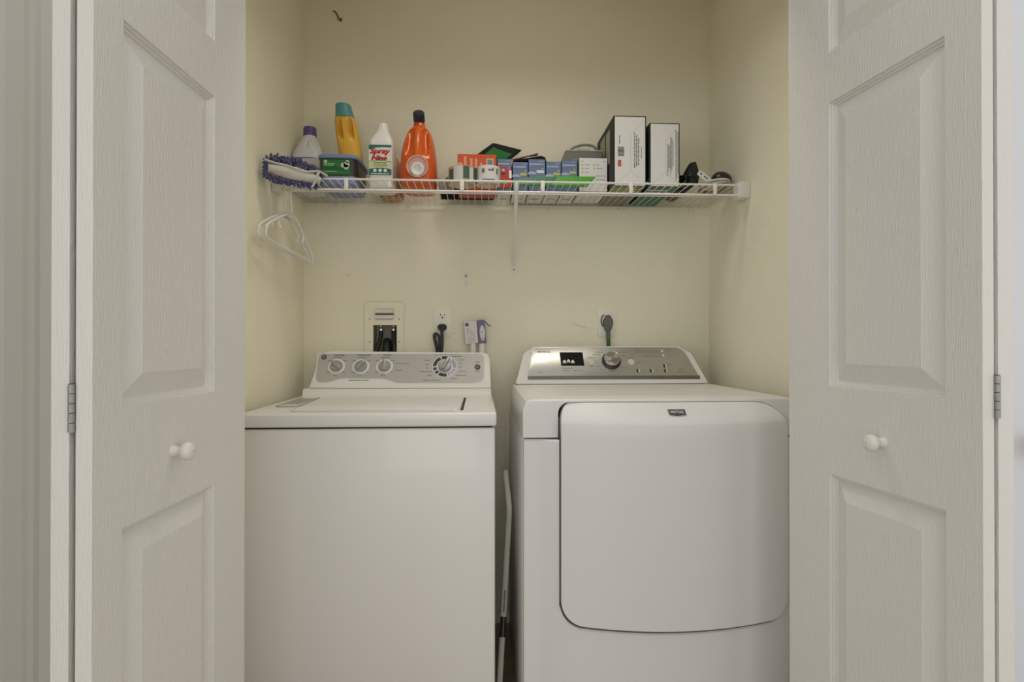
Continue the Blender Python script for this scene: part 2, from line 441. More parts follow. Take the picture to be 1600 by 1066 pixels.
# riser and console
bm = B(); prism(bm, [(2.035, 0.9128), (2.060, 0.916), (2.069, 0.922), (2.076, 0.9405), (2.24, 0.9405), (2.24, 0.9128)], WX0 + 0.022, WX1 - 0.006, M=frame((0, 0, 0), (0, 1, 0), (0, 0, 1)))
finish('console_riser', bm, M_PLAST, wm, smooth=50)
WS = Vector((0, 0.075, 0.124)).normalized()
MW = frame((0, 2.075, 0.942), (1, 0, 0), WS)
bm = B()
outl = roundpoly([(-0.5985, 0.0, 0.003), (0.0385, 0.0, 0.003), (0.0345, 0.1455, 0.022), (-0.5745, 0.152, 0.03)], 0.02, 6)
prism(bm, outl, -0.10, 0.0, M=MW, bev=0.005, seg=3)
for v in bm.verts: v.co.y = min(v.co.y, 2.242); v.co.z = max(v.co.z, 0.9415)
con = finish('console', bm, M_PLAST, wm, smooth=50)
fp = [(-0.5835, 0.141, 0.012), (0.0145, 0.1385, 0.022), (0.0125, 0.030, 0.03), (-0.020, 0.0200, 0.012), (-0.295, 0.0205, 0.01), (-0.335, 0.038, 0.02), (-0.495, 0.040, 0.02), (-0.530, 0.026, 0.015), (-0.580, 0.023, 0.03)]
bm = B(); prism(bm, roundpoly([(p[0] + (0.004 if p[0] > -0.28 else -0.004), p[1] + (0.003 if p[1] > 0.1 else -0.004), p[2]) for p in fp], 0.02, 6), -0.001, 0.0006, M=MW); finish('panel_border', bm, M_WHITE, wm)
bm = B(); prism(bm, roundpoly(fp, 0.02, 6), -0.001, 0.0012, M=MW); pan = finish('control_panel', bm, M_SILV, wm)
def on(M, x, y, z=0.0, a=0.0): return M @ Matrix.Translation((x, y, z)) @ Matrix.Rotation(a, 4, 'Z')
def wknob(x, y, r, a, ring=True):
    if ring:
        bm = B(); lathe(bm, [(r * 1.42, 0.0012), (r * 1.40, 0.0022), (r * 1.1, 0.0026), (r * 1.05, 0.0014)], 36, M=on(MW, x, y)); rg = finish('dial_ring', bm, M_WHITE, wm, smooth=40)
        bm = B()
        for k in range(4):
            t = PI / 4 + k * PI / 2
            dashes(bm, on(MW, x, y), r * 1.75 * math.cos(t) - 0.006, r * 1.75 * math.cos(t) + 0.007, r * 1.55 * math.sin(t), 0.0026, th=0.0016)
        dashes(bm, on(MW, x, y), -0.016, 0.016, r * 1.75, 0.0028, th=0.0016); dashes(bm, on(MW, x, y), -0.007, 0.007, -r * 1.75, 0.0028, th=0.0016)
        finish('print', bm, M_INKG, rg)
    bm = B(); lathe(bm, [(r, 0.0012), (r, 0.008), (r * 0.92, 0.011), (r * 0.3, 0.0115)], 32, M=on(MW, x, y))
    k_ = finish('dial', bm, M_SILK, wm, smooth=40)
    bm = B(); prism(bm, roundpoly([(-r * 0.26, -r * 0.95), (r * 0.26, -r * 0.95), (r * 0.20, r * 1.1), (-r * 0.20, r * 1.1)], r * 0.18), 0.010, 0.020, M=on(MW, x, y, 0, a), bev=0.002)
    finish('grip', bm, M_SILK, k_, smooth=40)
wknob(-0.514, 0.088, 0.0215, math.radians(48))
wknob(-0.4277, 0.0875, 0.0215, math.radians(-38))
wknob(-0.3434, 0.0875, 0.0215, 0)
# programme dial with its ring of dark and lilac segments
bm = B(); lathe(bm, [(0.0455, 0.0012), (0.0445, 0.0020), (0.028, 0.0022), (0.0265, 0.0014)], 48, M=on(MW, -0.1274, 0.087)); rg = finish('dial_ring', bm, M_WHITE, wm, smooth=40)
LIL = mat('lilac_ink', (0.42, 0.38, 0.50), 0.6)
def arc(bm, c, r0, r1, a0, a1, n=5, z0=0.0020, z1=0.0026):
    pts = [(r1 * math.cos(a0 + (a1 - a0) * k / n), r1 * math.sin(a0 + (a1 - a0) * k / n)) for k in range(n + 1)] + [(r0 * math.cos(a1 - (a1 - a0) * k / n), r0 * math.sin(a1 - (a1 - a0) * k / n)) for k in range(n + 1)]
    prism(bm, pts, z0, z1, M=on(MW, *c))
for a0, a1, lil in ((78, 108, 0), (116, 180, 0), (187, 205, 0), (212, 230, 0), (237, 283, 0), (290, 303, 1), (309, 322, 1), (328, 343, 1), (350, 408, 1)):
    bm = B(); arc(bm, (-0.1274, 0.087), 0.0300, 0.0425, math.radians(a0), math.radians(a1), max(2, int((a1 - a0) / 9)))
    finish('segment', bm, LIL if lil else M_INK, rg)
bm = B(); lathe(bm, [(0.0225, 0.0012), (0.0225, 0.010), (0.020, 0.013), (0.006, 0.0135)], 32, M=on(MW, -0.1274, 0.087)); k_ = finish('dial', bm, M_SILK, wm, smooth=40)
bm = B(); prism(bm, roundpoly([(-0.006, -0.018), (0.006, -0.018), (0.0045, 0.034), (-0.0045, 0.034)], 0.004), 0.011, 0.022, M=on(MW, -0.1274, 0.087, 0, math.radians(-28)), bev=0.002); finish('grip', bm, M_SILK, k_, smooth=40)
bm = B()
for k, (dx, dy, w) in enumerate(((-0.075, 0.026, 0.022), (-0.068, 0.008, 0.009), (-0.068, -0.006, 0.009), (-0.090, -0.021, 0.046), (-0.062, -0.037, 0.020), (-0.076, -0.056, 0.062), (0.024, 0.041, 0.036), (0.052, 0.027, 0.020), (0.052, 0.011, 0.009), (0.052, -0.003, 0.009), (0.052, -0.020, 0.028), (0.040, -0.037, 0.036), (0.022, -0.050, 0.024))):
    dashes(bm, on(MW, -0.1274, 0.087), dx, dx + w, dy, 0.0030, th=0.0016)
for k in range(5): bx(bm, -0.163 + 0.0182 * k, -0.160 + 0.0182 * k, 0.133, 0.139, 0.001, 0.0016, M=MW)
dashes(bm, MW, -0.306, -0.256, 0.099, 0.003, th=0.0016); dashes(bm, MW, -0.306, -0.28, 0.072, 0.003, th=0.0016); dashes(bm, MW, -0.465, -0.395, 0.032, 0.003, th=0.0010)
finish('print', bm, M_INKG, wm)
for tx, x, w in (('Load Size', -0.5088, 0.036), ('Temperature', -0.4213, 0.050), ('Options', -0.3381, 0.030)):
    finish('lettering', text_bm(tx, w, 0.0072, on(MW, x, 0.1345, 0.0012), bold=0.012), M_INK, wm)
bm = B(); lathe(bm, [(0.0105, 0.0012), (0.0105, 0.004), (0.0085, 0.006), (0.002, 0.0055)], 24, M=on(MW, -0.0092, 0.0841)); finish('start_button', bm, mat('button_grey', (0.09, 0.09, 0.085), 0.4), wm, smooth=40)
bm = B(); dashes(bm, MW, -0.017, 0.0005, 0.105, 0.0034, th=0.0016); dashes(bm, MW, -0.018, 0.001, 0.066, 0.003, th=0.0016); finish('print', bm, M_INKG, wm)
bm = B(); lathe(bm, [(0.0105, 0.0012), (0.0105, 0.0026), (0.0098, 0.003)], 28, M=on(MW, -0.5634, 0.126)); lg = finish('badge', bm, mat('badge_dark', (0.06, 0.055, 0.04), 0.4), wm, smooth=40)
bm = text_bm('GE', 0.0105, 0.0085, on(MW, -0.5634, 0.126, 0.003), shear=0.3); tube(bm, [on(MW, -0.5634, 0.126, 0.0031) @ Vector((0.0088 * math.cos(t * PI / 10), 0.0088 * math.sin(t * PI / 10), 0)) for t in range(20)], 0.0005, 5, closed=True)
finish('lettering', bm, M_SILV, lg)

# ------------------------------------------------------------------ dryer
DX0, DX1 = 0.113, 0.850
dr = thing('clothes_dryer', 'white front-loading dryer with brushed steel control panel and large bowed door', 'dryer', (0.4815, 1.9, 0))
DL, DRr = 0.2106, 0.8185
def bow(x): # how far the front swells towards the room
    t = (x - 0.16) / (0.84 - 0.16); t = max(0.0, min(1.0, t)); return 0.058 * (1 - (2 * t - 1) ** 2) ** 0.8
def zb(x):
    r = 0.055; s = min(x - DL, DRr - x); z = 0.376 - 0.010 * math.sin(PI * (x - DL) / (DRr - DL))
    if s < r: z += r - math.sqrt(max(0, r * r - (r - s) ** 2))
    return z
def zt(x):
    z = 0.944
    rl, hl = 0.028, 0.05; s = x - DL
    if s < rl: z -= hl * (1 - math.sqrt(max(0, 1 - ((rl - s) / rl) ** 2)))
    rl, hl = 0.085, 0.075; s = DRr - x
    if s < rl: z -= hl * (1 - math.sqrt(max(0, 1 - ((rl - s) / rl) ** 2)))
    return z
def fy(x, z): # door front
    y = 1.527 - bow(x) - 0.010
    k = z - 0.890
    if k > 0: y += (k * k / (k + 0.012)) * (0.6 + 12 * bow(x))
    return y
n = 44
xs = [DL + (DRr - DL) * 0.5 * (1 - math.cos(PI * i / n)) for i in range(n + 1)]
bm = B(); cols = []; back = []
vv = [i / 14 for i in range(15)] 
for x in xs:
    a, b = zb(x), zt(x); zsn = [a + (min(b, 0.890) - a) * t for t in vv[:-1]] + [min(b, 0.890) - 0.0005 if b <= 0.890 else 0.890]
    top = max(b, zsn[-1] + 0.001)
    zsn += [zsn[-1] + (top - zsn[-1]) * t for t in (0.12, 0.25, 0.4, 0.55, 0.7, 0.85, 1.0)]
    cols.append([bm.verts.new((x, fy(x, z), z)) for z in zsn])
    back.append([bm.verts.new((x, fy(x, zsn[k]) + 0.034 if k in (0,) else 1.545, zsn[k])) for k in (0, len(zsn) - 1)])
for i in range(n):
    for k in range(len(cols[0]) - 1): bm.faces.new((cols[i][k], cols[i + 1][k], cols[i + 1][k + 1], cols[i][k + 1]))
    bm.faces.new((cols[i][0], back[i][0], back[i + 1][0], cols[i + 1][0])); bm.faces.new((cols[i][-1], cols[i + 1][-1], back[i + 1][1], back[i][1]))
for i in (0, n):
    lp = cols[i] + [back[i][1], back[i][0]]
    bm.faces.new(lp)
dd = finish('door', bm, M_ENAM2, dr, smooth=35)
# front panel around the door: left strip, right strip, bow-shaped foot panel
def pfy(x): return 1.530 - bow(x)
bm = B()
def strip(bm, x0, x1, zlo, zhi, n):
    a = []; 
    for i in range(n + 1):
        x = x0 + (x1 - x0) * i / n
        lo = zlo(x) if callable(zlo) else zlo; hi = zhi(x) if callable(zhi) else zhi
        a.append([Vector((x, pfy(x), lo)), Vector((x, pfy(x), hi - 0.004)), Vector((x, pfy(x) + 0.004, hi)), Vector((x, 1.58, hi)), Vector((x, 1.58, lo))])
    rings(bm, a, True)
strip(bm, DX0 + 0.003, DL - 0.004, 0.03, 0.8475, 6)
strip(bm, DL - 0.004, DRr + 0.004, 0.03, lambda x: zb(min(max(x, DL), DRr)) - 0.0110, 60)
strip(bm, DRr + 0.004, DX1 - 0.003, 0.03, 0.8475, 3)
finish('front_panel', bm, M_ENAM2, dr, smooth=35)
bm = B(); bx(bm, DL - 0.02, DRr + 0.02, 1.556, 1.60, 0.33, 0.90); finish('door_gap_backing', bm, M_DARK, dr)  # dark plate behind the door, coloured as the shade in its gap
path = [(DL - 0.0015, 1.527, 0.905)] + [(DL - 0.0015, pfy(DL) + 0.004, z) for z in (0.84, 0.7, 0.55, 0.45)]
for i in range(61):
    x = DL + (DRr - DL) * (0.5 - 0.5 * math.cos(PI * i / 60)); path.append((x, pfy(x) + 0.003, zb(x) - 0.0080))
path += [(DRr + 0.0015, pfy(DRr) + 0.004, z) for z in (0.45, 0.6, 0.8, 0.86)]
bm = B(); tube(bm, path, 0.0030, 8); finish('door_gasket', bm, mat('gap_shade_grey', (0.07, 0.07, 0.075), 0.7), dr, smooth=60)  # dark tube painted in as the shade line around the door
for z0, z1 in ((0.775, 0.792), (0.735, 0.750), (0.468, 0.490), (0.405, 0.420)):
    bm = B(); bx(bm, DRr - 0.001, DRr + 0.010, 1.518, 1.53, z0, z1, 0.002); finish('hinge', bm, M_ENAM2, dr, smooth=40)
bm = B(); bx(bm, DX0, DX1, 1.565, 2.24, 0.015, 0.8475, 0.006, 3); finish('cabinet', bm, M_ENAM2, dr, smooth=40)
for sx in (DX0 + 0.06, DX1 - 0.06):
    for sy in (1.64, 2.18):
        bm = B(); lathe(bm, [(0.018, 0), (0.018, 0.006), (0.008, 0.008), (0.008, 0.018)], 14, M=Matrix.Translation((sx, sy, 0))); finish('foot', bm, M_BLACK, dr, smooth=40)
bm = B(); bx(bm, DX0 + 0.008, DX1 - 0.008, 1.54, 2.2, 0.845, 0.857); finish('seam', bm, M_DARK, dr)
# top cap: arch over the door
arch = [(DX0, 0.852), (DL - 0.005, 0.852), (DL - 0.005, 0.915)]
for k in range(1, 7):
    t = k / 6 * PI / 2; arch.append((DL - 0.005 + 0.03 * (1 - math.cos(t)), 0.9155 + 0.0298 * math.sin(t)))
for k in range(0, 7):
    t = k / 6 * PI / 2; arch.append((DRr + 0.004 - 0.09 + 0.09 * math.sin(t), 0.9453 - 0.075 * (1 - math.cos(t))))
arch += [(DRr + 0.004, 0.852), (DX1, 0.852), (DX1, 0.935), (DX1 - 0.012, 0.953), (DX0 + 0.022, 0.953), (DX0 + 0.008, 0.947), (DX0, 0.928)]
bm = B(); prism(bm, arch, -2.15, -1.526, M=Matrix(((1, 0, 0, 0), (0, 0, -1, 0), (0, 1, 0, 0), (0, 0, 0, 1))), bev=0.0)
es = []
for e in bm.edges:
    a, b = e.verts
    if abs(a.co.y - 1.526) < 1e-4 and abs(b.co.y - 1.526) < 1e-4 and min(a.co.z, b.co.z) > 0.926 and (abs(a.co.z - 0.953) < 0.027 and abs(b.co.z - 0.953) < 0.027) and not (DL - 0.007 < a.co.x < DRr + 0.007 and a.co.z < 0.949): es.append(e)
bmesh.ops.bevel(bm, geom=es, offset=0.007, segments=4, affect='EDGES', profile=0.5)
cap = finish('top_cap', bm, M_ENAM2, dr, smooth=35)
bm = B(); prism(bm, roundpoly([(0.185, 1.60), (0.80, 1.60), (0.79, 2.06), (0.165, 2.06)], 0.03), 0.9528, 0.9540, bev=0.001); finish('top_panel', bm, mat('top_panel_enamel', (0.70, 0.69, 0.655), 0.4), cap)
# console
DS = Vector((0, 0.08, 0.136)).normalized()
MD = frame((0, 2.07, 0.957), (1, 0, 0), DS)
bm = B(); prism(bm, roundpoly([(0.128, 0.0, 0.004), (0.828, 0.0, 0.004), (0.778, 0.155, 0.05), (0.168, 0.155, 0.05)], 0.02, 8), -0.10, -0.002, M=MD, bev=0.008, seg=3)
for v in bm.verts: v.co.y = min(v.co.y, 2.242); v.co.z = max(v.co.z, 0.9545)
finish('console', bm, M_ENAM2, dr, smooth=50)
bm = B(); prism(bm, roundpoly([(0.1715, 0.030, 0.002), (0.797, 0.030, 0.002), (0.757, 0.1485, 0.035), (0.182, 0.1490, 0.045)], 0.02, 8), -0.004, 0.001, M=MD, bev=0.001); fpn = finish('control_panel', bm, M_BRUSH, dr, smooth=40)
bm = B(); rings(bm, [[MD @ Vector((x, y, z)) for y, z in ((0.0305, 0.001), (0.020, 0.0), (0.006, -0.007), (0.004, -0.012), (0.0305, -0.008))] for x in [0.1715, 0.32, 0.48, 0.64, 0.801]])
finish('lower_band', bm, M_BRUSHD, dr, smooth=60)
bm = B(); prism(bm, [(0.2955, 0.0712), (0.3805, 0.0710), (0.3785, 0.1275), (0.2930, 0.1275)], 0.0, 0.0018, M=MD, bev=0.0005); dsp = finish('display', bm, mat('display_glass', (0.008, 0.008, 0.009), 0.12), dr)
for k, (x, y) in enumerate(((0.3085, 0.0885), (0.3235, 0.0915), (0.3390, 0.0885))):
    bm = B(); prism(bm, [(x - 0.0062, y - 0.004), (x + 0.0062, y - 0.004), (x + 0.0055, y + 0.001), (x + 0.002, y + 0.006), (x - 0.002, y + 0.006), (x - 0.0055, y + 0.001)], 0.0018, 0.0022, M=MD)
    bx(bm, x - 0.0066, x + 0.0066, y - 0.0068, y - 0.0052, 0.0018, 0.0022, M=MD); finish('icon', bm, M_WHITE, dsp)
finish('lettering', text_bm('BRAVOS XL', 0.046, 0.0072, on(MD, 0.2360, 0.1295, 0.001), bold=0.02), M_INK, dr)
bm = B(); lathe(bm, [(0.0350, 0.001), (0.0350, 0.008), (0.031, 0.011), (0.028, 0.011)], 40, M=on(MD, 0.4815, 0.0905)); kr = finish('dial_ring', bm, M_BLACKP, dr, smooth=40)
bm = B(); lathe(bm, [(0.0290, 0.008), (0.0285, 0.026), (0.0265, 0.029), (0.0255, 0.0282), (0.002, 0.0275)], 40, M=on(MD, 0.4815, 0.0905)); kd = finish('dial', bm, M_CHROME, dr, smooth=30)
for k in range(4):
    bm = B(); a0 = PI / 4 + k * PI / 2
    prism(bm, [(0, 0)] + [(0.0245 * math.cos(a0 + PI / 2 * q / 6), 0.0245 * math.sin(a0 + PI / 2 * q / 6)) for q in range(7)], 0.027, 0.0284, M=on(MD, 0.4815, 0.0905, 0, 0.4) @ Matrix.Rotation(0.10 * (1 if k % 2 else -1), 4, 'X')); finish('facet', bm, M_CHROME, kd)
for x in (0.4078, 0.5551):
    bm = B(); lathe(bm, [(0.0125, 0.001), (0.0125, 0.0035), (0.0105, 0.0045), (0.004, 0.004), (0.002, 0.0036)], 24, M=on(MD, x, 0.0855)); finish('round_button', bm, mat('peach_button', (0.62, 0.52, 0.43), 0.4), dr, smooth=40)
for x, y in ((0.687, 0.1320), (0.6885, 0.1130)):
    bm = B(); bx(bm, x - 0.012, x - 0.006, y - 0.005, y + 0.005, 0.001, 0.0035, 0.0008, M=MD); finish('button', bm, M_WHITE, dr)
for x, y in ((0.5809, 0.0500), (0.6307, 0.0500), (0.6835, 0.0700), (0.684, 0.0500)):
    bm = B(); bx(bm, x - 0.010, x - 0.004, y - 0.0065, y + 0.0065, 0.001, 0.003, 0.0006, M=MD); bt = finish('button', bm, M_BLACKP, dr)
    bm = B(); bx(bm, x - 0.004, x, y - 0.0065, y + 0.0065, 0.001, 0.0032, 0.0006, M=MD); finish('button_rim', bm, M_WHITE, bt)
bm = B()
for x0, x1, y in ((0.30, 0.34, 0.0615), (0.30, 0.327, 0.0510), (0.338, 0.372, 0.0510), (0.212, 0.226, 0.0445), (0.396, 0.418, 0.1045), (0.400, 0.415, 0.0690), (0.415, 0.448, 0.118), (0.425, 0.455, 0.128), (0.508, 0.548, 0.128), (0.515, 0.540, 0.112), (0.424, 0.446, 0.068), (0.436, 0.462, 0.0555), (0.468, 0.492, 0.0505), (0.515, 0.545, 0.066), (0.545, 0.565, 0.1045), (0.575, 0.590, 0.138), (0.580, 0.668, 0.129), (0.600, 0.668, 0.110), (0.573, 0.592, 0.0845), (0.592, 0.606, 0.050), (0.642, 0.656, 0.050), (0.690, 0.712, 0.138), (0.6870, 0.708, 0.076), (0.690, 0.70, 0.050), (0.717, 0.750, 0.046)):
    dashes(bm, MD, x0, x1, y, 0.0028, th=0.0013)
lathe(bm, [(0.004, 0.001), (0.004, 0.0014)], 12, M=on(MD, 0.733, 0.056))
finish('print', bm, M_INKG, dr)
bm = B()
bx(bm, 0.575, 0.700, 0.0985, 0.0993, 0.001, 0.0013, M=MD); bx(bm, 0.575, 0.668, 0.1225, 0.1232, 0.001, 0.0013, M=MD)
finish('print_rule', bm, M_INKL, dr)
# shield badge on the sloping top of the door
Mb = frame((0.5095, fy(0.5095, 0.919) - 0.0012, 0.9190), (1, 0, 0), (0, 0.62, 0.79))
bm = B(); prism(bm, [(-0.0235, 0.0115), (0.0235, 0.0115), (0.0255, -0.009), (0.0, -0.0155), (-0.0215, -0.009)], -0.002, 0.0014, M=Mb, bev=0.0006); bd = finish('badge', bm, mat('badge_rim', (0.50, 0.50, 0.48), 0.3, metal=0.6), dr)
bm = B(); prism(bm, [(-0.0205, 0.0105), (0.0225, 0.0105), (0.0235, -0.0055), (0.0, -0.0090), (-0.0195, -0.0055)], 0.001, 0.0019, M=Mb); bf = finish('badge_face', bm, M_INK, bd)
finish('lettering', text_bm('MAYTAG', 0.034, 0.0085, on(Mb, 0.001, 0.0025, 0.0019), bold=0.015), M_WHITE, bd)

# ------------------------------------------------------------------ wire shelf
ZS, ZLIP, YF, YK = 1.646, 1.608, 1.945, 2.283
sh = thing('wire_shelf', 'white vinyl-coated wire shelf spanning the closet above the machines', 'shelf', (0.12, 2.1, ZLIP))
def rail(name, pts, r):
    bm = B(); tube(bm, pts, r, 8); return finish(name, bm, M_WIRE, sh, smooth=60)
rail('front_rail', [(-0.663, YF, ZS - 0.003), (0.905, YF, ZS - 0.003)], 0.0034)
rail('lip_rail', [(-0.663, YF, ZLIP), (0.905, YF, ZLIP)], 0.0038)
rail('middle_rail', [(-0.663, 2.10, ZS - 0.0045), (0.905, 2.10, ZS - 0.0045)], 0.0028)
rail('back_rail', [(-0.663, YK, ZS - 0.0045), (0.905, YK, ZS - 0.0045)], 0.0030)
bm = B()
tube(bm, [(0, YK, 0), (0, YF - 0.004, 0)], 0.00145, 6)
wme = None
nw = 62
for i in range(nw):
    x = -0.655 + 1.552 * i / (nw - 1)
    if wme is None:
        b2 = bm; me = bpy.data.meshes.new('cross_wire'); b2.to_mesh(me); b2.free(); me.materials.append(M_WIRE); wme = me
        try: me.shade_smooth()
        except Exception: pass
    o = bpy.data.objects.new('cross_wire', wme); COL.objects.link(o); o.parent = sh; o.location = Vector((x, 0, ZS)) - OFF[sh]
for x in (-0.44, -0.06, 0.21, 0.51, 0.80):
    bm = B(); bx(bm, x - 0.0065, x + 0.0065, YF - 0.008, YF - 0.004, ZLIP - 0.003, ZS, 0.0015); finish('lip_tie', bm, M_WIRE, sh, smooth=40)
for i in range(6):
    x = -0.56 + 0.28 * i
    bm = B(); bx(bm, x - 0.006, x + 0.006, YK - 0.006, YB - 0.0006, ZS - 0.016, ZS - 0.001, 0.003); finish('wall_clip', bm, M_PLAST, sh, smooth=40)
for x0, x1 in ((XL + 0.0006, -0.645), (0.880, XR - 0.0006)):
    bm = B(); bx(bm, x0, x1, YF - 0.012, YF + 0.035, ZLIP - 0.010, ZS + 0.006, 0.003)
    eb = finish('end_bracket', bm, M_PLAST, sh, smooth=40)
    bm = B(); bx(bm, x0 if x0 < 0 else x1 - 0.008, x0 + 0.008 if x0 < 0 else x1, YF + 0.03, YF + 0.075, ZLIP - 0.004, ZS + 0.016, 0.003); finish('bracket_flange', bm, M_PLAST, eb, smooth=40)
bm = B(); tube(bm, [(0.121, YF - 0.006, ZS - 0.002), (0.121, YF - 0.006, ZLIP - 0.004), (0.1215, YF + 0.01, ZLIP - 0.016), (0.133, 2.277, 1.428), (0.1335, 2.287, 1.412)], [0.007, 0.0065, 0.0065, 0.0062, 0.005], 8, flat=0.6); br = finish('support_brace', bm, M_WIRE, sh, smooth=50)
bm = B(); prism(bm, rrect(-0.011, 0.011, -0.022, 0.018, 0.004), 0, 0.003, M=face(0.1335, YB - 0.0006, 1.398)); finish('brace_foot', bm, M_PLAST, br)
bm = B(); lathe(bm, [(0.0035, 0.003), (0.003, 0.0042)], 12, M=face(0.1335, YB - 0.0006, 1.392)); lathe(bm, [(0.0025, 0.003), (0.002, 0.0042)], 12, M=face(0.135, YB - 0.0006, 1.412)); finish('screw', bm, M_INKG, br)

Z0 = ZS + 0.0022    # top of the deck wires

# ------------------------------------------------------------------ things on the shelf
# dust mop pad hung over the left end
MOPB = mat('chenille_blue', (0.105, 0.10, 0.22), 0.85, var=0.35, vscale=60)
MOPW = mat('pad_lining', (0.60, 0.58, 0.52), 0.85, bump=0.2, bscale=300)
mp = thing('duster_pad', 'purple-blue chenille dusting pad with off-white lining draped over the shelf end', 'mop pad', (-0.60, 1.91, 1.612))
def pad_pts(u):   # centre line of the folded pad, from its nose at the wall side to the shelf
    return Vector((-0.652 + 0.128 * u, 1.822 + 0.100 * u, 0))
def padz(u): return 1.634 + 0.004 * math.sin(2.5 * u)
def padw(u): return 0.019 * math.sin(PI * min(1, 0.10 + u * 0.80)) ** 0.6 + 0.003
bm = B(); loops = []
for i in range(15):
    u = i / 14; c = pad_pts(u); w = padw(u)
    loops.append([Vector((c.x + 0.012 * math.sin(t), c.y - 0.018 * math.sin(t), padz(u) - 0.10 * (u - 0.4) * 0.12 + w * math.cos(t) + 0.0022 * math.sin(5 * t + 9 * u))) for t in [2 * PI * k / 16 for k in range(16)]])
rings(bm, loops); lin = finish('lining', bm, MOPW, mp, smooth=70)
bm = B(); tube(bm, smoothpath([(-0.656, 1.806, 1.661), (-0.630, 1.820, 1.655), (-0.595, 1.842, 1.652), (-0.560, 1.868, 1.644), (-0.540, 1.884, 1.648), (-0.518, 1.905, 1.655), (-0.500, 1.93, 1.648)]), 0.0052, 8, flat=0.7); finish('hem', bm, MOPW, mp, smooth=60)
bm = B(); tube(bm, smoothpath([(-0.520, 1.902, 1.652), (-0.524, 1.896, 1.635), (-0.531, 1.892, 1.612), (-0.537, 1.890, 1.600)]), [0.008] * 12 + [0.006] * 13, 8, flat=0.4); finish('strap', bm, MOPW, mp, smooth=60)
bm = B(); rd = random.Random(3)
def finger(bm, p, d, L, r):
    d = Vector(d).normalized(); q = Vector(p)
    pts = [q, q + d * L * 0.5 + Vector((0, 0, 0.001)), q + d * L + Vector((rd.uniform(-.003, .003), 0, -0.004))]
    pts = [Vector((max(p_.x, XL + 0.006), p_.y, p_.z)) for p_ in pts]
    tube(bm, pts, [r * 0.8, r, r * 0.55], 6)
for i in range(520):
    u = rd.random() * 1.08; c = pad_pts(u); w = padw(min(u, 1.0)); off = rd.uniform(-1, 1)
    if rd.random() < 0.68:
        hh = rd.random()
        finger(bm, (c.x + 0.006 * off, c.y + 0.010 + 0.025 * rd.random() - 0.016 * (1 - hh), padz(u) + w * 0.9 + 0.004 + 0.030 * hh * (1.0 - 0.5 * u)), (rd.uniform(-.9, .6), rd.uniform(-.9, .1), rd.uniform(-0.3, 0.8)), rd.uniform(0.012, 0.019), rd.uniform(0.0032, 0.0046))
    elif u < 0.95:
        finger(bm, (c.x + 0.006 * off, c.y + 0.010 * off, padz(u) - w - 0.001 - 0.006 * rd.random()), (rd.uniform(-.5, .5), rd.uniform(-.6, .3), rd.uniform(-0.9, 0.1)), rd.uniform(0.009, 0.015), rd.uniform(0.0032, 0.0044))
for i in range(80):
    c = pad_pts(0.01); t = rd.uniform(-0.7, 1.3)
    finger(bm, (c.x - 0.002, c.y, padz(0) + 0.024 * t), (-0.5, -0.5, 0.5 * t), rd.uniform(0.008, 0.014), rd.uniform(0.003, 0.0042))
fr = finish('chenille', bm, MOPB, mp, smooth=60); fr['kind'] = 'stuff'

# bleach jug
bj = thing('bleach_jug', 'white bleach jug with purple cap behind the mop pad', 'jug', (-0.605, 2.16, Z0))
def jd(p, c, s):
    if s < 0.2 and 0.135 < p.z < 0.20:
        d = math.hypot((p.x - 0.018) / 0.021, (p.z - 0.167) / 0.032)
        if 0.70 < d < 1.15: p.y += 0.008 * (1 - abs(d - 0.92) / 0.23)
    return p
bm = B(); loft(bm, [(0.0, 0.048, 0.055, 3.2, 0, 0), (0.004, 0.053, 0.062, 3.2, 0, 0), (0.06, 0.056, 0.065, 3.2, 0, 0), (0.115, 0.056, 0.065, 3.2, 0, 0)] + [(0.12 + 0.085 * t, 0.056 - 0.034 * t ** 1.4, 0.065 - 0.043 * t ** 1.4, 3.2 - 1.0 * t, -0.0, 0) for t in [k / 12 for k in range(13)]] + [(0.212, 0.0185, 0.0185, 2, 0, 0)], 64, jd)
bm.transform(Matrix.Translation((-0.6205, 2.16, Z0))); bmesh.ops.rotate(bm, verts=bm.verts, cent=(-0.6205, 2.16, Z0), matrix=Matrix.Rotation(0.0, 3, 'Z')); finish('body', bm, mat('milky_hdpe', (0.62, 0.62, 0.63), 0.4), bj, smooth=50)
bm = B(); lathe(bm, [(0.0225, 0.208), (0.0235, 0.212), (0.0230, 0.236), (0.021, 0.240), (0.002, 0.2405)], 28, M=Matrix.Translation((-0.6205, 2.16, Z0))); finish('cap', bm, mat('purple_cap', (0.10, 0.07, 0.20), 0.4), bj, smooth=40)
bm = B(); loft(bm, [(0.035, 0.0557, 0.0645, 3.2, 0, 0), (0.036, 0.0566, 0.0656, 3.2, 0, 0), (0.112, 0.0566, 0.0656, 3.2, 0, 0), (0.113, 0.0557, 0.0645, 3.2, 0, 0)], 64); bm.transform(Matrix.Translation((-0.6205, 2.16, Z0))); lb = finish('label', bm, mat('violet_label', (0.13, 0.12, 0.30), 0.5), bj, smooth=50)
bm = B(); bx(bm, -0.008, 0.055, 0.045, 0.108, 0.066, 0.0675, 0.0005, M=face(-0.6205, 2.16, Z0)); finish('label_panel', bm, mat('pale_label', (0.50, 0.50, 0.46), 0.5), lb)

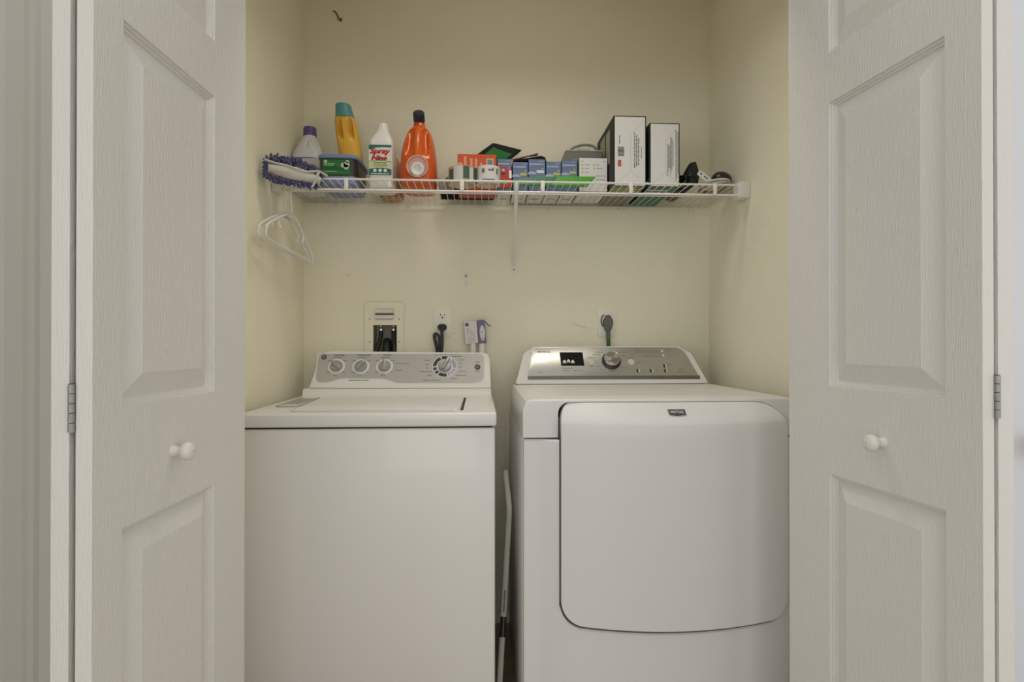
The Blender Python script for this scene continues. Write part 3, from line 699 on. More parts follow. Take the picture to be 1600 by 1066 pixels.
# detergent tub
tb = thing('detergent_tub', 'dark detergent tub with green label and lavender blue base and lid', 'tub', (-0.49, 2.13, Z0))
Mt = Matrix.Translation((-0.4905, 2.132, Z0))
TUBD = mat('smoky_plastic', (0.030, 0.024, 0.024), 0.22); LAV = mat('lavender_plastic', (0.19, 0.25, 0.46), 0.42)
bm = B(); loft(bm, [(0.022, 0.0635, 0.098, 7, 0, 0), (0.030, 0.0640, 0.0985, 7, 0, 0), (0.092, 0.0660, 0.1005, 7, 0, 0)], 64, M=Mt); finish('body', bm, TUBD, tb, smooth=40)
bm = B(); loft(bm, [(0.0, 0.055, 0.09, 6, 0, 0), (0.003, 0.0615, 0.0965, 7, 0, 0), (0.030, 0.0642, 0.0990, 7, 0, 0)], 64, M=Mt); finish('base', bm, LAV, tb, smooth=40)
bm = B(); loft(bm, [(0.090, 0.069, 0.1035, 7, 0, 0), (0.092, 0.0715, 0.106, 7, 0, 0), (0.099, 0.0715, 0.106, 7, 0, 0), (0.1035, 0.068, 0.1025, 7, 0, 0)], 64, M=Mt); finish('lid', bm, LAV, tb, smooth=40)
Ml = face(-0.4905, 2.132 - 0.1000, Z0)
bm = B(); prism(bm, [(-0.050, 0.034), (0.042, 0.034), (0.044, 0.086), (-0.052, 0.086)], 0, 0.0012, M=Ml); lb = finish('label', bm, mat('green_label', (0.018, 0.17, 0.035), 0.4), tb)
bm = B(); prism(bm, [(-0.050, 0.049), (0.030, 0.049), (0.030, 0.062), (-0.050, 0.062)], 0.0012, 0.0016, M=Ml); finish('label_band', bm, mat('green_label_dark', (0.012, 0.10, 0.022), 0.4), lb)
bm = B(); dashes(bm, Ml, -0.046, -0.002, 0.0445, 0.003, th=0.0020); dashes(bm, Ml, -0.046, -0.014, 0.066, 0.003, th=0.0020); dashes(bm, Ml, -0.046, -0.010, 0.0715, 0.003, th=0.0020); finish('print', bm, mat('pale_green_ink', (0.30, 0.50, 0.25), 0.5), lb)
bm = B()
for x, y, r in ((0.020, 0.066, 0.0085), (0.031, 0.069, 0.010), (0.030, 0.060, 0.0085), (0.034, 0.079, 0.0055)): lathe(bm, [(r, 0.0012), (r, 0.0022)], 16, M=Ml @ Matrix.Translation((x, y, 0)))
lathe(bm, [(0.0055, 0.0012), (0.0055, 0.0020)], 14, M=Ml @ Matrix.Translation((-0.040, 0.079, 0)))
finish('emblem', bm, mat('cream_ink', (0.55, 0.58, 0.50), 0.5), lb)

# yellow bottle standing on the tub
ZT = Z0 + 0.1038
yb = thing('yellow_bottle', 'yellow plastic detergent bottle with teal cap standing on the dark tub', 'bottle', (-0.462, 2.13, ZT))
def yd(p, c, s):
    if s < 0 and 0.078 < p.z < 0.152:
        k = math.sin(PI * (p.z - 0.078) / 0.074) ** 0.5; cx = -0.0075 - 0.000 * p.z
        for x0 in (-0.019, 0.019):
            q = (p.x - cxz(p.z) - x0) / 0.0085
            if abs(q) < 1: p.y += 0.022 * k * (1 - q * q) ** 0.5
    return p
def cxz(z): return -0.155 * z
secs = []
for z, hx in ((0, 0.034), (0.003, 0.0385), (0.02, 0.0395), (0.05, 0.040), (0.06, 0.040), (0.075, 0.040), (0.09, 0.040), (0.097, 0.040), (0.105, 0.040), (0.112, 0.0398), (0.12, 0.0395), (0.128, 0.0393), (0.135, 0.039), (0.142, 0.0385), (0.148, 0.038), (0.156, 0.036), (0.161, 0.0335), (0.164, 0.031)):
    secs.append((z, hx, hx * 0.85, 2.6, cxz(z), 0))
bm = B(); loft(bm, secs, 96, yd, M=Matrix.Translation((-0.462, 2.13, ZT))); finish('body', bm, mat('yellow_hdpe', (0.74, 0.42, 0.055), 0.38), yb, smooth=60)
bm = B(); loft(bm, [(z, r, r, 2, cxz(z), 0) for z, r in ((0.160, 0.0335), (0.166, 0.0345), (0.171, 0.0320), (0.192, 0.0290), (0.206, 0.0275), (0.210, 0.0255), (0.2115, 0.010))], 40, M=Matrix.Translation((-0.462, 2.13, ZT))); finish('cap', bm, mat('teal_cap', (0.085, 0.27, 0.29), 0.45, bump=0.25, bscale=240, stretch=(1, 1, 0.05)), yb, smooth=40)

# white cleaner bottle with printed label
sn = thing('spray_bottle', 'white cleaner bottle with red lettering on a green and white label', 'bottle', (-0.350, 2.12, Z0))
Mn = Matrix.Translation((-0.350, 2.12, Z0))
bm = B(); loft(bm, [(0, 0.038, 0.053, 6, 0, 0), (0.004, 0.0425, 0.0575, 6, 0, 0), (0.10, 0.0430, 0.058, 6, 0, 0), (0.155, 0.0430, 0.058, 6, 0, 0), (0.168, 0.0425, 0.0565, 5, 0, 0), (0.180, 0.0390, 0.051, 4, 0, 0), (0.195, 0.0315, 0.041, 3, 0, 0), (0.210, 0.0245, 0.030, 2.5, 0, 0), (0.222, 0.0215, 0.0235, 2.2, 0, 0), (0.234, 0.0190, 0.020, 2, 0, 0), (0.240, 0.0182, 0.0190, 2, 0, 0), (0.243, 0.0165, 0.017, 2, 0, 0)], 48, M=Mn); bdy = finish('body', bm, M_WHITEP, sn, smooth=50)
Mf = face(-0.350, 2.12 - 0.0582, Z0)
bm = B(); prism(bm, rrect(-0.0395, 0.0395, 0.043, 0.150, 0.002), 0, 0.0008, M=Mf); lb = finish('label', bm, mat('label_cream', (0.72, 0.71, 0.66), 0.5), sn)
GRN = mat('label_green', (0.012, 0.135, 0.095), 0.45)
bm = B(); prism(bm, [(-0.0392, 0.132), (-0.020, 0.139), (0.010, 0.142), (0.0392, 0.141), (0.0392, 0.1495), (-0.0392, 0.1495)], 0.0008, 0.0012, M=Mf); prism(bm, [(-0.0392, 0.0435), (0.0392, 0.0435), (0.0392, 0.064), (0.015, 0.069), (-0.015, 0.069), (-0.0392, 0.064)], 0.0008, 0.0012, M=Mf)
prism(bm, [(-0.0392, 0.0905), (0.005, 0.0940), (0.0392, 0.0895), (0.0392, 0.0912), (0.005, 0.0955), (-0.0392, 0.0922)], 0.0008, 0.0012, M=Mf)
finish('label_band', bm, GRN, lb)
bm = B(); prism(bm, [(-0.0392, 0.068), (-0.015, 0.072), (0.015, 0.072), (0.0392, 0.067), (0.0392, 0.0890), (0.005, 0.0935), (-0.0392, 0.0900)], 0.0008, 0.0010, M=Mf); finish('label_glow', bm, mat('label_lime', (0.62, 0.64, 0.30), 0.5), lb)
RED = mat('label_red', (0.58, 0.025, 0.022), 0.45)
bm = text_bm('Spray', 0.068, 0.0250, on(Mf, 0.000, 0.1250, 0.0012), shear=0.25, bold=0.012); heavy(bm, 0.0014); finish('lettering', bm, RED, lb)
bm = text_bm('Nine', 0.052, 0.0165, on(Mf, -0.003, 0.1040, 0.0012), shear=0.25, bold=0.012); heavy(bm, 0.0014); finish('lettering', bm, RED, lb)
finish('lettering', text_bm('Heavy-Duty', 0.046, 0.0085, on(Mf, 0.001, 0.0865, 0.0010), shear=0.2, bold=0.02), GRN, lb)
bm = B(); dashes(bm, Mf, -0.024, 0.024, 0.0790, 0.0030, th=0.0014); dashes(bm, Mf, -0.020, 0.026, 0.0740, 0.0020, th=0.0014); finish('print', bm, M_INKG, lb)
bm = B()
for x in (-0.018, 0.0, 0.018): lathe(bm, [(0.006, 0.0012), (0.006, 0.0017)], 16, M=on(Mf, x, 0.0595))
dashes(bm, Mf, -0.030, 0.030, 0.0480, 0.003, th=0.0017); finish('emblem', bm, M_WHITE, lb)
am = thing('amber_bottle', 'brown translucent bottle tucked behind the white cleaner bottle', 'bottle', (-0.335, 2.238, Z0))
bm = B(); loft(bm, [(0, 0.038, 0.035, 2.4, 0, 0), (0.004, 0.044, 0.041, 2.4, 0, 0), (0.085, 0.0455, 0.042, 2.4, 0, 0), (0.125, 0.043, 0.040, 2.3, 0, 0), (0.140, 0.031, 0.031, 2.2, 0, 0), (0.158, 0.020, 0.020, 2, 0, 0), (0.166, 0.014, 0.014, 2, 0, 0), (0.172, 0.013, 0.013, 2, 0, 0)], 36, M=Matrix.Translation((-0.335, 2.238, Z0))); finish('body', bm, mat('amber_plastic', (0.44, 0.21, 0.11), 0.3), am, smooth=50)
bm = B(); lathe(bm, [(0.0155, 0.170), (0.0155, 0.186), (0.013, 0.188)], 24, M=Matrix.Translation((-0.335, 2.238, Z0))); finish('cap', bm, mat('brown_cap', (0.10, 0.05, 0.03), 0.4), am, smooth=40)

# orange jug with navy cap and clear dosing cup
oj = thing('orange_jug', 'large orange laundry detergent jug with navy cap and clear dosing cup', 'jug', (-0.219, 2.115, Z0))
def od(p, c, s):
    if s < 0.05 and 0.105 < p.z < 0.215:
        k = math.sin(PI * (p.z - 0.105) / 0.110) ** 0.6; x0 = 0.030 - 0.08 * max(0, p.z - 0.12)
        q = (abs(p.x) - x0) / 0.014
        if abs(q) < 1: p.y += 0.022 * k * (1 - q * q)
    return p
prof = [(0, 0.050, 0.070, 4), (0.004, 0.056, 0.078, 4), (0.03, 0.0610, 0.082, 4), (0.06, 0.0640, 0.083, 4), (0.09, 0.0635, 0.081, 3.8)]
key = [(0.09, 0.0635, 0.081), (0.125, 0.0612, 0.078), (0.156, 0.0570, 0.070), (0.180, 0.0515, 0.060), (0.200, 0.0450, 0.048), (0.2165, 0.0370, 0.038), (0.226, 0.0285, 0.030), (0.232, 0.0225, 0.025)]
for (za, xa, ya), (zb_, xb, yb_) in zip(key, key[1:]):
    for k in range(1, 5):
        q = k / 4; z = za + (zb_ - za) * q; prof.append((z, xa + (xb - xa) * q, ya + (yb_ - ya) * q, 3.6 - 1.5 * max(0, (z - 0.09) / 0.142)))
prof += [(0.236, 0.0215, 0.0235, 2), (0.242, 0.0215, 0.0225, 2), (0.246, 0.0190, 0.0200, 2), (0.256, 0.0180, 0.018, 2)]
Mo = Matrix.Translation((-0.219, 2.115, Z0))
ORG = mat('orange_plastic', (0.62, 0.095, 0.008), 0.28, var=0.12, vscale=12)
bm = B(); loft(bm, [(z, a, b, n_, 0, 0) for z, a, b, n_ in prof], 96, od, M=Mo); finish('body', bm, ORG, oj, smooth=60)
bm = B(); tube(bm, [Mo @ Vector(p) for p in smoothpath([(0, -0.012, 0.226), (0, -0.030, 0.212), (0, -0.050, 0.188), (0, -0.066, 0.155), (0, -0.075, 0.120), (0, -0.074, 0.100)])], 0.0115, 12); finish('handle', bm, mat('orange_handle', (0.68, 0.13, 0.015), 0.3), oj, smooth=60)
bm = B(); lathe(bm, [(0.0195, -0.010), (0.0208, -0.006), (0.0205, 0.022), (0.0185, 0.026), (0.003, 0.027)], 28, M=Matrix.Translation((-0.219, 2.108, Z0 + 0.260)) @ Matrix.Rotation(math.radians(48), 4, 'X') ); finish('cap', bm, mat('navy_cap', (0.016, 0.018, 0.035), 0.4), oj, smooth=40)
Mc = frame((-0.2155, 2.028, Z0 + 0.064), (1, 0, 0), (0, -0.10, 1))
bm = B(); lathe(bm, [(0.030, 0.0), (0.032, 0.002), (0.036, 0.012), (0.0375, 0.012), (0.0375, 0.015), (0.0345, 0.015), (0.031, 0.005), (0.002, 0.004)], 40, M=Mc); cu = finish('dosing_cup', bm, mat('frosted_clear', (0.72, 0.42, 0.33), 0.35), oj, smooth=40)
bm = B(); lathe(bm, [(0.024, 0.004), (0.024, 0.016), (0.021, 0.020), (0.014, 0.019), (0.010, 0.014), (0.002, 0.013)], 32, M=Mc @ Matrix.Translation((0.0, -0.010, 0))); finish('cup_spout', bm, M_WHITE, cu, smooth=40)

# clear wrap right of the jug
CLEAR = mat('clear_film', (0.72, 0.70, 0.64), 0.15, alpha=0.28, bump=0.4, bscale=90)
bm = B(); crumple(bm, (-0.120, 2.12, Z0 + 0.038), (0.026, 0.05, 0.040), 0.5, 4.0, 4, floor=Z0); tag(finish('plastic_bag', bm, CLEAR, smooth=25), 'crumpled clear plastic wrap between the orange jug and the tape rolls', 'plastic bag')
# packing tape rolls lying flat
def tape(x, y, r, h, label, cols, tilt):
    t = thing('tape_roll', label, 'tape', (x, y, Z0), group='packing tape rolls on the shelf')
    Mq = Matrix.Translation((x, y, Z0)) @ Matrix.Rotation(tilt, 4, 'X')
    bm = B(); lathe(bm, [(r * 0.78, 0.0), (r, 0.0005), (r, h), (r * 0.78, h)], 40, M=Mq, cap=False)
    finish('tape', bm, cols[0], t, smooth=40)
    bm = B(); loops = [[Mq @ Vector((q * math.cos(2 * PI * k / 36), q * math.sin(2 * PI * k / 36), z)) for k in range(36)] for q, z in ((r * 0.78, 0), (r * 0.78, h), (r * 0.73, h), (r * 0.73, 0), (r * 0.78, 0))]
    rings(bm, loops, False); bmesh.ops.remove_doubles(bm, verts=bm.verts, dist=1e-6); finish('core', bm, mat('cardboard_core', (0.48, 0.40, 0.29), 0.8), t, smooth=40)
    for a0, a1, z0, z1, m in cols[1]:
        bm = B(); nn = 10
        ro = 0.0006 if m in (WRD, WBL) else 0.0
        rings(bm, [[Mq @ Vector((q * math.cos(a), q * math.sin(a), z)) for q, z in ((r + 0.0002, z0), (r + 0.0010 + ro, z0), (r + 0.0010 + ro, z1), (r + 0.0002, z1))] for a in [math.radians(a0 + (a1 - a0) * k / nn) for k in range(nn + 1)]])
        finish('wrapper', bm, m, t)
    return t
TAN = mat('tan_tape', (0.50, 0.42, 0.28), 0.2); CLT = mat('clear_tape', (0.60, 0.58, 0.50), 0.18)
DGR = mat('wrapper_dark_green', (0.06, 0.10, 0.075), 0.3); SIL = mat('wrapper_silver', (0.60, 0.59, 0.55), 0.3); WRP = mat('wrapper_white', (0.70, 0.68, 0.66), 0.35); WRD = mat('wrapper_red', (0.30, 0.13, 0.11), 0.4); WBL = mat('wrapper_blue', (0.10, 0.11, 0.18), 0.4)
tape(-0.060, 2.020, 0.049, 0.056, 'tan packing tape roll lying flat with dark green wrapper, beside the clear wrap', (TAN, ((208, 232, 0.004, 0.046, DGR), (234, 272, 0.003, 0.054, SIL), (274, 298, 0.012, 0.054, DGR), (300, 318, 0.003, 0.050, SIL), (320, 345, 0.003, 0.054, DGR))), 0.0)
tape(0.029, 2.018, 0.042, 0.060, 'clear packing tape roll lying flat with white wrapper, in front of the orange box', (CLT, ((218, 322, 0.004, 0.0585, WRP), (238, 252, 0.034, 0.048, WRD), (268, 290, 0.040, 0.046, WRD), (288, 294, 0.040, 0.050, WBL), (308, 316, 0.030, 0.05, WBL), (240, 300, 0.008, 0.012, WBL))), 0.0)
# print on the second wrapper
# orange carton
def carton(name, label, x0, x1, y0, y1, z1, mfront, mside, mbottom, cat='box', group=None, z0=None, rot=0.0):
    z0 = Z0 if z0 is None else z0
    t = thing(name, label, cat, ((x0 + x1) / 2, y0, z0), group=group)
    bm = B(); bx(bm, x0, x1, y0, y1, z0, z1, 0.0010, 1)
    bm.normal_update()
    for f in bm.faces:
        nrm = f.normal
        f.material_index = 0 if nrm.y < -0.9 else (2 if nrm.z < -0.9 else 1)
    finish('carton', bm, [mfront, mside, mbottom], t)
    bm = B(); bx(bm, x0 + 0.0015, x1 - 0.0015, y0 - 0.0007, y0 + 0.0002, z0 + 0.002, z1 - 0.0045, 0.0003, 1); fl = finish('end_flap', bm, mfront, t)
    return t, fl, face((x0 + x1) / 2, y0 - 0.0007, z0)
OBX = mat('orange_card', (0.62, 0.085, 0.010), 0.45); OBR = mat('red_card', (0.42, 0.025, 0.012), 0.45)
t, fl, Mq = carton('orange_box', 'orange carton with white sideways lettering behind the tape rolls', -0.080, 0.059, 2.085, 2.20, 1.7785, OBX, OBR, OBR)
PALE = mat('pale_orange_ink', (0.70, 0.36, 0.22), 0.5)
bm = B(); bx(bm, -0.047, -0.038, 0.075, 0.122, 0, 0.0003, M=Mq); bx(bm, -0.025, -0.016, 0.072, 0.115, 0, 0.0003, M=Mq); bx(bm, -0.008, 0.0005, 0.072, 0.114, 0, 0.0003, M=Mq); bx(bm, 0.012, 0.018, 0.080, 0.10, 0, 0.0003, M=Mq); lathe(bm, [(0.009, 0), (0.009, 0.0003)], 14, M=on(Mq, -0.060, 0.092)); finish('print', bm, PALE, fl)
bm = B(); bx(bm, 0.033, 0.059, 0.085, 0.115, 0, 0.0004, M=Mq); wq = finish('picture', bm, mat('cream_print', (0.62, 0.56, 0.46), 0.5), fl)
bm = B(); bx(bm, 0.0365, 0.0555, 0.088, 0.1115, 0.0003, 0.0007, M=Mq); finish('picture_core', bm, mat('blue_grey_print', (0.20, 0.24, 0.27), 0.4), fl)
# green and black pouch behind
gp = thing('poly_pouch', 'green pouch with black edges leaning on the wall behind the orange box', 'pouch', (0.0, 2.25, Z0))
Mg = frame((0, 2.222, Z0), (1, 0, 0), (0, 0.16, 1))
bm = B(); prism(bm, [(-0.150, 0.0), (-0.158, 0.060), (-0.06, 0.142), (0.048, 0.230), (0.062, 0.229), (0.160, 0.204), (0.110, 0.160), (0.058, 0.128), (0.052, 0.0)], 0, 0.010, M=Mg, bev=0.003); finish('film', bm, mat('black_film', (0.008, 0.010, 0.009), 0.6, bump=0.08, bscale=30, spec=0.15), gp, smooth=40)
bm = B(); prism(bm, [(-0.034, 0.138), (0.006, 0.171), (0.052, 0.212), (0.074, 0.200), (0.126, 0.184), (0.094, 0.160), (0.050, 0.135)], 0.009, 0.0118, M=Mg, bev=0.001); finish('green_face', bm, mat('green_film', (0.018, 0.17, 0.04), 0.55, bump=0.08, bscale=30, spec=0.25), gp, smooth=40)
# red packet
rp = thing('red_packet', 'small red blister packet between the clear tape roll and the blue boxes', 'packet', (0.085, 2.045, Z0))
Mr = frame((0.086, 2.050, Z0), (1, 0, 0), (0, 0.20, 1))
bm = B(); prism(bm, roundpoly([(-0.032, 0.0), (0.026, 0.0), (0.026, 0.070), (-0.008, 0.082), (-0.032, 0.085)], 0.003, 3), 0, 0.006, M=Mr, bev=0.001); finish('card', bm, mat('red_pack', (0.40, 0.018, 0.014), 0.4), rp)
bm = B(); bx(bm, 0.0165, 0.0255, 0.036, 0.066, 0.006, 0.0066, M=Mr); finish('price_tag', bm, M_WHITE, rp)
bm = B(); lathe(bm, [(0.0075, 0.006), (0.0075, 0.010), (0.005, 0.012)], 16, M=on(Mr, -0.004, 0.062)); finish('blister', bm, mat('grey_blister', (0.32, 0.30, 0.32), 0.25), rp, smooth=40)
bm = B(); prism(bm, [(-0.030, 0.018), (0.010, 0.012), (0.010, 0.026), (-0.020, 0.030)], 0.006, 0.0066, M=Mr); finish('green_print', bm, mat('green_patch', (0.10, 0.38, 0.04), 0.4), rp)
# blue lamp cartons
BLU = mat('blue_card', (0.135, 0.20, 0.34), 0.45); BLD = mat('blue_card_dark', (0.03, 0.045, 0.085), 0.5); YEL = mat('yellow_print', (0.50, 0.50, 0.12), 0.5); ORP = mat('orange_print', (0.60, 0.28, 0.14), 0.5)
names = ['blue carton with orange strip, half behind the red packet', 'shorter blue carton with yellow strip, second in the row counting from the red packet', 'taller blue carton with white strip, third in the row of blue cartons', 'blue carton with yellow strip, second from the white dotted box', 'blue carton with yellow strip touching the white dotted box']
for i, (x0, x1, zt_, st) in enumerate(((0.0625, 0.114, 1.770, ORP), (0.1175, 0.1735, 1.7585, YEL), (0.1755, 0.2370, 1.7690, M_WHITE), (0.2395, 0.2945, 1.7615, YEL), (0.2965, 0.3545, 1.7675, YEL))):
    yy = 2.10 if i else 2.105
    t, fl, Mq = carton('bulb_box', names[i], x0, x1, yy, yy + (0.165 if i else 0.10), zt_, BLU, BLD, M_WHITE, group='blue lamp cartons on the shelf')
    w = (x1 - x0) / 2; h = zt_ - Z0
    bm = B(); dashes(bm, Mq, -w * 0.55, w * 0.75, h - 0.0185, 0.0050, gap=(0.05, 0.1), word=(1.2, 1.8)); lathe(bm, [(0.004, 0), (0.004, 0.0004)], 12, M=on(Mq, -w * 0.75, h - 0.0185)); dashes(bm, Mq, w * 0.2, w * 0.85, h - 0.008, 0.0018); dashes(bm, Mq, w * 0.5, w * 0.85, h - 0.034, 0.003)
    prism(bm, [(-w * 0.85 + 0.016 * math.cos(PI * k / 8) + 0.008, h - 0.055 + 0.010 * math.sin(PI * k / 8)) for k in range(9)], 0, 0.0003, M=Mq)
    finish('print', bm, mat('pale_blue_ink', (0.42, 0.47, 0.55), 0.5), fl)
    bm = B(); prism(bm, rrect(-w * 0.05, w * 0.85, h - 0.050, h - 0.040, 0.003, 3), 0, 0.0004, M=Mq); finish('print_strip', bm, st, fl)
    bm = B(); rdm = random.Random(i)
    Mbot = frame(((x0 + x1) / 2, yy + 0.08, Z0 + 0.0002), (1, 0, 0), (0, -1, 0))
    for k in range(2): dashes(bm, Mbot, -w * 0.5, w * 0.5, -0.02 + 0.012 * k, 0.006, th=0.0005, rnd=rdm)
    finish('print', bm, M_INKG, t)
# dark strip and clear wrap lying on the cartons
dp = thing('dark_packet', 'dark red and black flat packet lying across the blue cartons', 'packet', (0.19, 2.15, 1.772))
bm = B(); prism(bm, [(0.120, 0.0), (0.245, 0.0), (0.240, 0.016), (0.225, 0.022), (0.165, 0.010), (0.125, 0.004)], -0.03, 0.03, M=face(0, 2.16, 1.7705), bev=0.002); finish('film', bm, mat('black_film_b', (0.012, 0.010, 0.009), 0.6, bump=0.1, bscale=30, spec=0.15), dp)
bm = B(); tube(bm, [(0.118, 2.122, 1.772), (0.165, 2.120, 1.783), (0.213, 2.120, 1.796)], 0.0028, 6); tube(bm, [(0.125, 2.126, 1.770), (0.175, 2.124, 1.786), (0.213, 2.124, 1.791)], 0.0020, 6); finish('red_edge', bm, mat('dark_red', (0.16, 0.025, 0.022), 0.4), dp)
bm = B(); crumple(bm, (0.188, 2.230, 1.797), (0.034, 0.028, 0.026), 0.45, 9.0, 4, floor=1.7715); tag(finish('plastic_bag', bm, CLEAR, smooth=25), 'crumpled clear plastic bag on top of the blue cartons', 'plastic bag')
# green flat packet leaning in front
gk = thing('green_packet', 'long flat green packet lying in front of the blue cartons', 'packet', (0.26, 2.0, Z0))
Mk = frame((0, 2.005, Z0), (1, 0, 0), (0, 0.35, 1))
bm = B(); prism(bm, [(0.118, 0.0), (0.372, 0.0), (0.404, 0.0385), (0.30, 0.0375), (0.20, 0.034), (0.150, 0.028), (0.118, 0.019)], -0.006, 0.002, M=Mk, bev=0.001); finish('film', bm, mat('lime_film', (0.060, 0.30, 0.022), 0.35), gk)
bm = B(); prism(bm, [(0.119, 0.001), (0.245, 0.001), (0.270, 0.0355), (0.20, 0.0330), (0.150, 0.027), (0.119, 0.018)], 0.002, 0.0026, M=Mk); finish('dark_end', bm, mat('deep_green_film', (0.010, 0.13, 0.055), 0.35), gk)
# white box with dots
t, fl, Mq = carton('white_box', 'small white carton printed with rows of yellow dots, beside the blue cartons', 0.3575, 0.4605, 2.082, 2.25, 1.7715, M_WHITE, mat('grey_card', (0.22, 0.22, 0.21), 0.5), M_WHITE)
bm = B()
for x, y in ((-0.040, 0.098), (-0.040, 0.085), (-0.040, 0.071), (0.003, 0.098), (0.003, 0.085)): lathe(bm, [(0.0036, 0), (0.0036, 0.0004)], 10, M=on(Mq, x, y))
finish('dots', bm, YEL, fl)
bm = B()
for x, y, w in ((-0.030, 0.098, 0.016), (-0.030, 0.085, 0.013), (-0.030, 0.071, 0.013), (0.012, 0.098, 0.009), (0.012, 0.085, 0.020), (-0.044, 0.111, 0.008), (0.035, 0.110, 0.01), (0.01, 0.058, 0.033), (0.01, 0.045, 0.033)): dashes(bm, Mq, x, x + w, y, 0.004)
finish('print', bm, M_INKL, fl)
# tinted clamshell on top of the cartons
cs = thing('clamshell_case', 'smoky clear plastic clamshell with a domed handle behind the white dotted box', 'plastic case', (0.385, 2.19, 1.7725))
SMK = mat('smoky_clear', (0.20, 0.20, 0.18), 0.15, alpha=0.72, bump=0.15, bscale=40)
bm = B(); prism(bm, roundpoly([(0.300, 0.0), (0.458, 0.0), (0.458, 0.050), (0.33, 0.050), (0.316, 0.046)], 0.006, 3), -0.035, 0.035, M=face(0, 2.185, 1.7725), bev=0.004, which='all'); finish('shell', bm, SMK, cs, smooth=40)
bm = B(); tube(bm, smoothpath([(0.335, 2.16, 1.823), (0.350, 2.16, 1.834), (0.385, 2.16, 1.844), (0.420, 2.16, 1.842), (0.438, 2.16, 1.828), (0.442, 2.16, 1.822)]), 0.005, 8); finish('handle', bm, SMK, cs, smooth=60)
bm = B(); dashes(bm, face(0, 2.148, 1.7725), 0.36, 0.41, 0.052, 0.006, th=0.001); bx(bm, 0.316, 0.456, 0.0455, 0.049, 0, 0.002, M=face(0, 2.150, 1.7725)); finish('rim', bm, mat('pale_rim', (0.45, 0.44, 0.40), 0.3), cs)
# two tall slim boxes
DKE = mat('charcoal_card', (0.022, 0.022, 0.020), 0.6, spec=0.25); OLV = mat('olive_print', (0.20, 0.19, 0.13), 0.5); GRD = mat('dark_green_card', (0.022, 0.040, 0.032), 0.5)
def tall(name, label, x0, x1, z1, edge, bmat):
    t = thing(name, label, 'box', ((x0 + x1) / 2, 2.0, Z0))
    bm = B(); bx(bm, x0, x1, 2.0, 2.28, Z0, z1, 0.0010, 1); bm.normal_update()
    for f in bm.faces: f.material_index = 1 if f.normal.z < -0.9 else 0
    finish('carton', bm, [edge, bmat], t)
    w = x1 - x0; h = z1 - Z0
    Mq = face((x0 + x1) / 2, 2.0, Z0)
    bm = B(); bx(bm, -w / 2 + 0.004, w / 2 - 0.004, 0.002, h - 0.004, 0, 0.0012, 0.0004, 1, M=Mq); fl = finish('end_flap', bm, M_WHITE, t)
    bm = B(); q = 0.0012
    bx(bm, w * 0.02, w * 0.022 + 0.0006, h * 0.22, h * 0.72, q, q + 0.0002, M=Mq)
    for (xa, ya), (xb, yb) in (((w * 0.02, h * 0.72), (w * 0.40, h * 0.93)), ((w * 0.02, h * 0.22), (w * 0.34, h * 0.10)), ((-w * 0.40, h * 0.05), (w * 0.02, h * 0.22))):
        d_ = Vector((xb - xa, yb - ya)); L = d_.length; bx(bm, 0, L, -0.0004, 0.0004, 0, 0.0002, M=on(Mq, xa, ya, q, math.atan2(d_.y, d_.x)))
    finish('flap_seam', bm, M_INKL, fl)
    return t, fl, Mq, w, h
t, fl, Mq, w, h = tall('tall_box', 'tall white-ended box with black edges, barcode and small red mark', 0.4645, 0.5795, 1.8945, DKE, OLV)
Mv = Mq @ Matrix.Translation((0, 0, 0.0012)) @ Matrix.Rotation(PI / 2, 4, 'Z')
bm = B()
for k, y in enumerate((-0.020, -0.027, -0.034)): dashes(bm, Mv, h * (0.26 + 0.02 * k), h * (0.76 - 0.035 * k), y + 0.004, 0.0038)
dashes(bm, Mv, h * 0.40, h * 0.56, -0.040, 0.003); dashes(bm, Mv, h * 0.60, h * 0.72, 0.037, 0.0035)
finish('print', bm, M_INKG, fl)
bm = B(); rdm = random.Random(5); y = 0.105
while y < 0.136:
    a = rdm.uniform(0.0008, 0.0026); bx(bm, -0.043, -0.021, y, y + a, 0.0012, 0.0015, M=Mq); y += a + rdm.uniform(0.0007, 0.0016)
finish('barcode', bm, M_INK, fl)
bm = B(); prism(bm, rrect(-0.043, -0.031, 0.068, 0.092, 0.004, 3), 0.0012, 0.0015, M=Mq); finish('red_mark', bm, mat('red_orange_print', (0.48, 0.10, 0.05), 0.5), fl)
bm = B(); bx(bm, 0.4636, 0.4646, 2.06, 2.12, Z0 + 0.10, Z0 + 0.22, 0.0003, 1); bx(bm, 0.4636, 0.4646, 2.14, 2.22, Z0 + 0.12, Z0 + 0.225, 0.0003, 1); finish('side_picture', bm, mat('olive_side_print', (0.30, 0.28, 0.20), 0.5), t)
Mbot = frame((0.52, 2.10, Z0 + 0.0003), (1, 0, 0), (0, -1, 0))
bm = B(); 
for k in range(3): dashes(bm, Mbot, -0.05, 0.05, 0.06 - 0.025 * k, 0.012, th=0.0006)
finish('print', bm, YEL, t)
t, fl, Mq, w, h = tall('tall_box', 'second tall white-ended box, green-edged, with two columns of dark sideways print', 0.5915, 0.6985, 1.8720, GRD, mat('green_bottom_print', (0.045, 0.17, 0.11), 0.5))
Mv = Mq @ Matrix.Translation((0, 0, 0.0012)) @ Matrix.Rotation(PI / 2, 4, 'Z')
bm = B()
for y, a, b, hh in ((-0.025, 0.20, 0.78, 0.009), (-0.0135, 0.17, 0.68, 0.008), (-0.0435, 0.08, 0.90, 0.007)): 
    for k in range(3): dashes(bm, Mv, h * a + 0.014 * k, h * b - 0.003 * k, y - 0.0042 * (k - 1), 0.0028, word=(0.8, 2.2), gap=(0.4, 0.7))
finish('print', bm, M_INKG, fl)
bm = B(); bx(bm, -0.0500, -0.0493, h * 0.02, h * 0.60, 0.0012, 0.0014, M=Mq); finish('edge_rule', bm, M_INKL, fl)
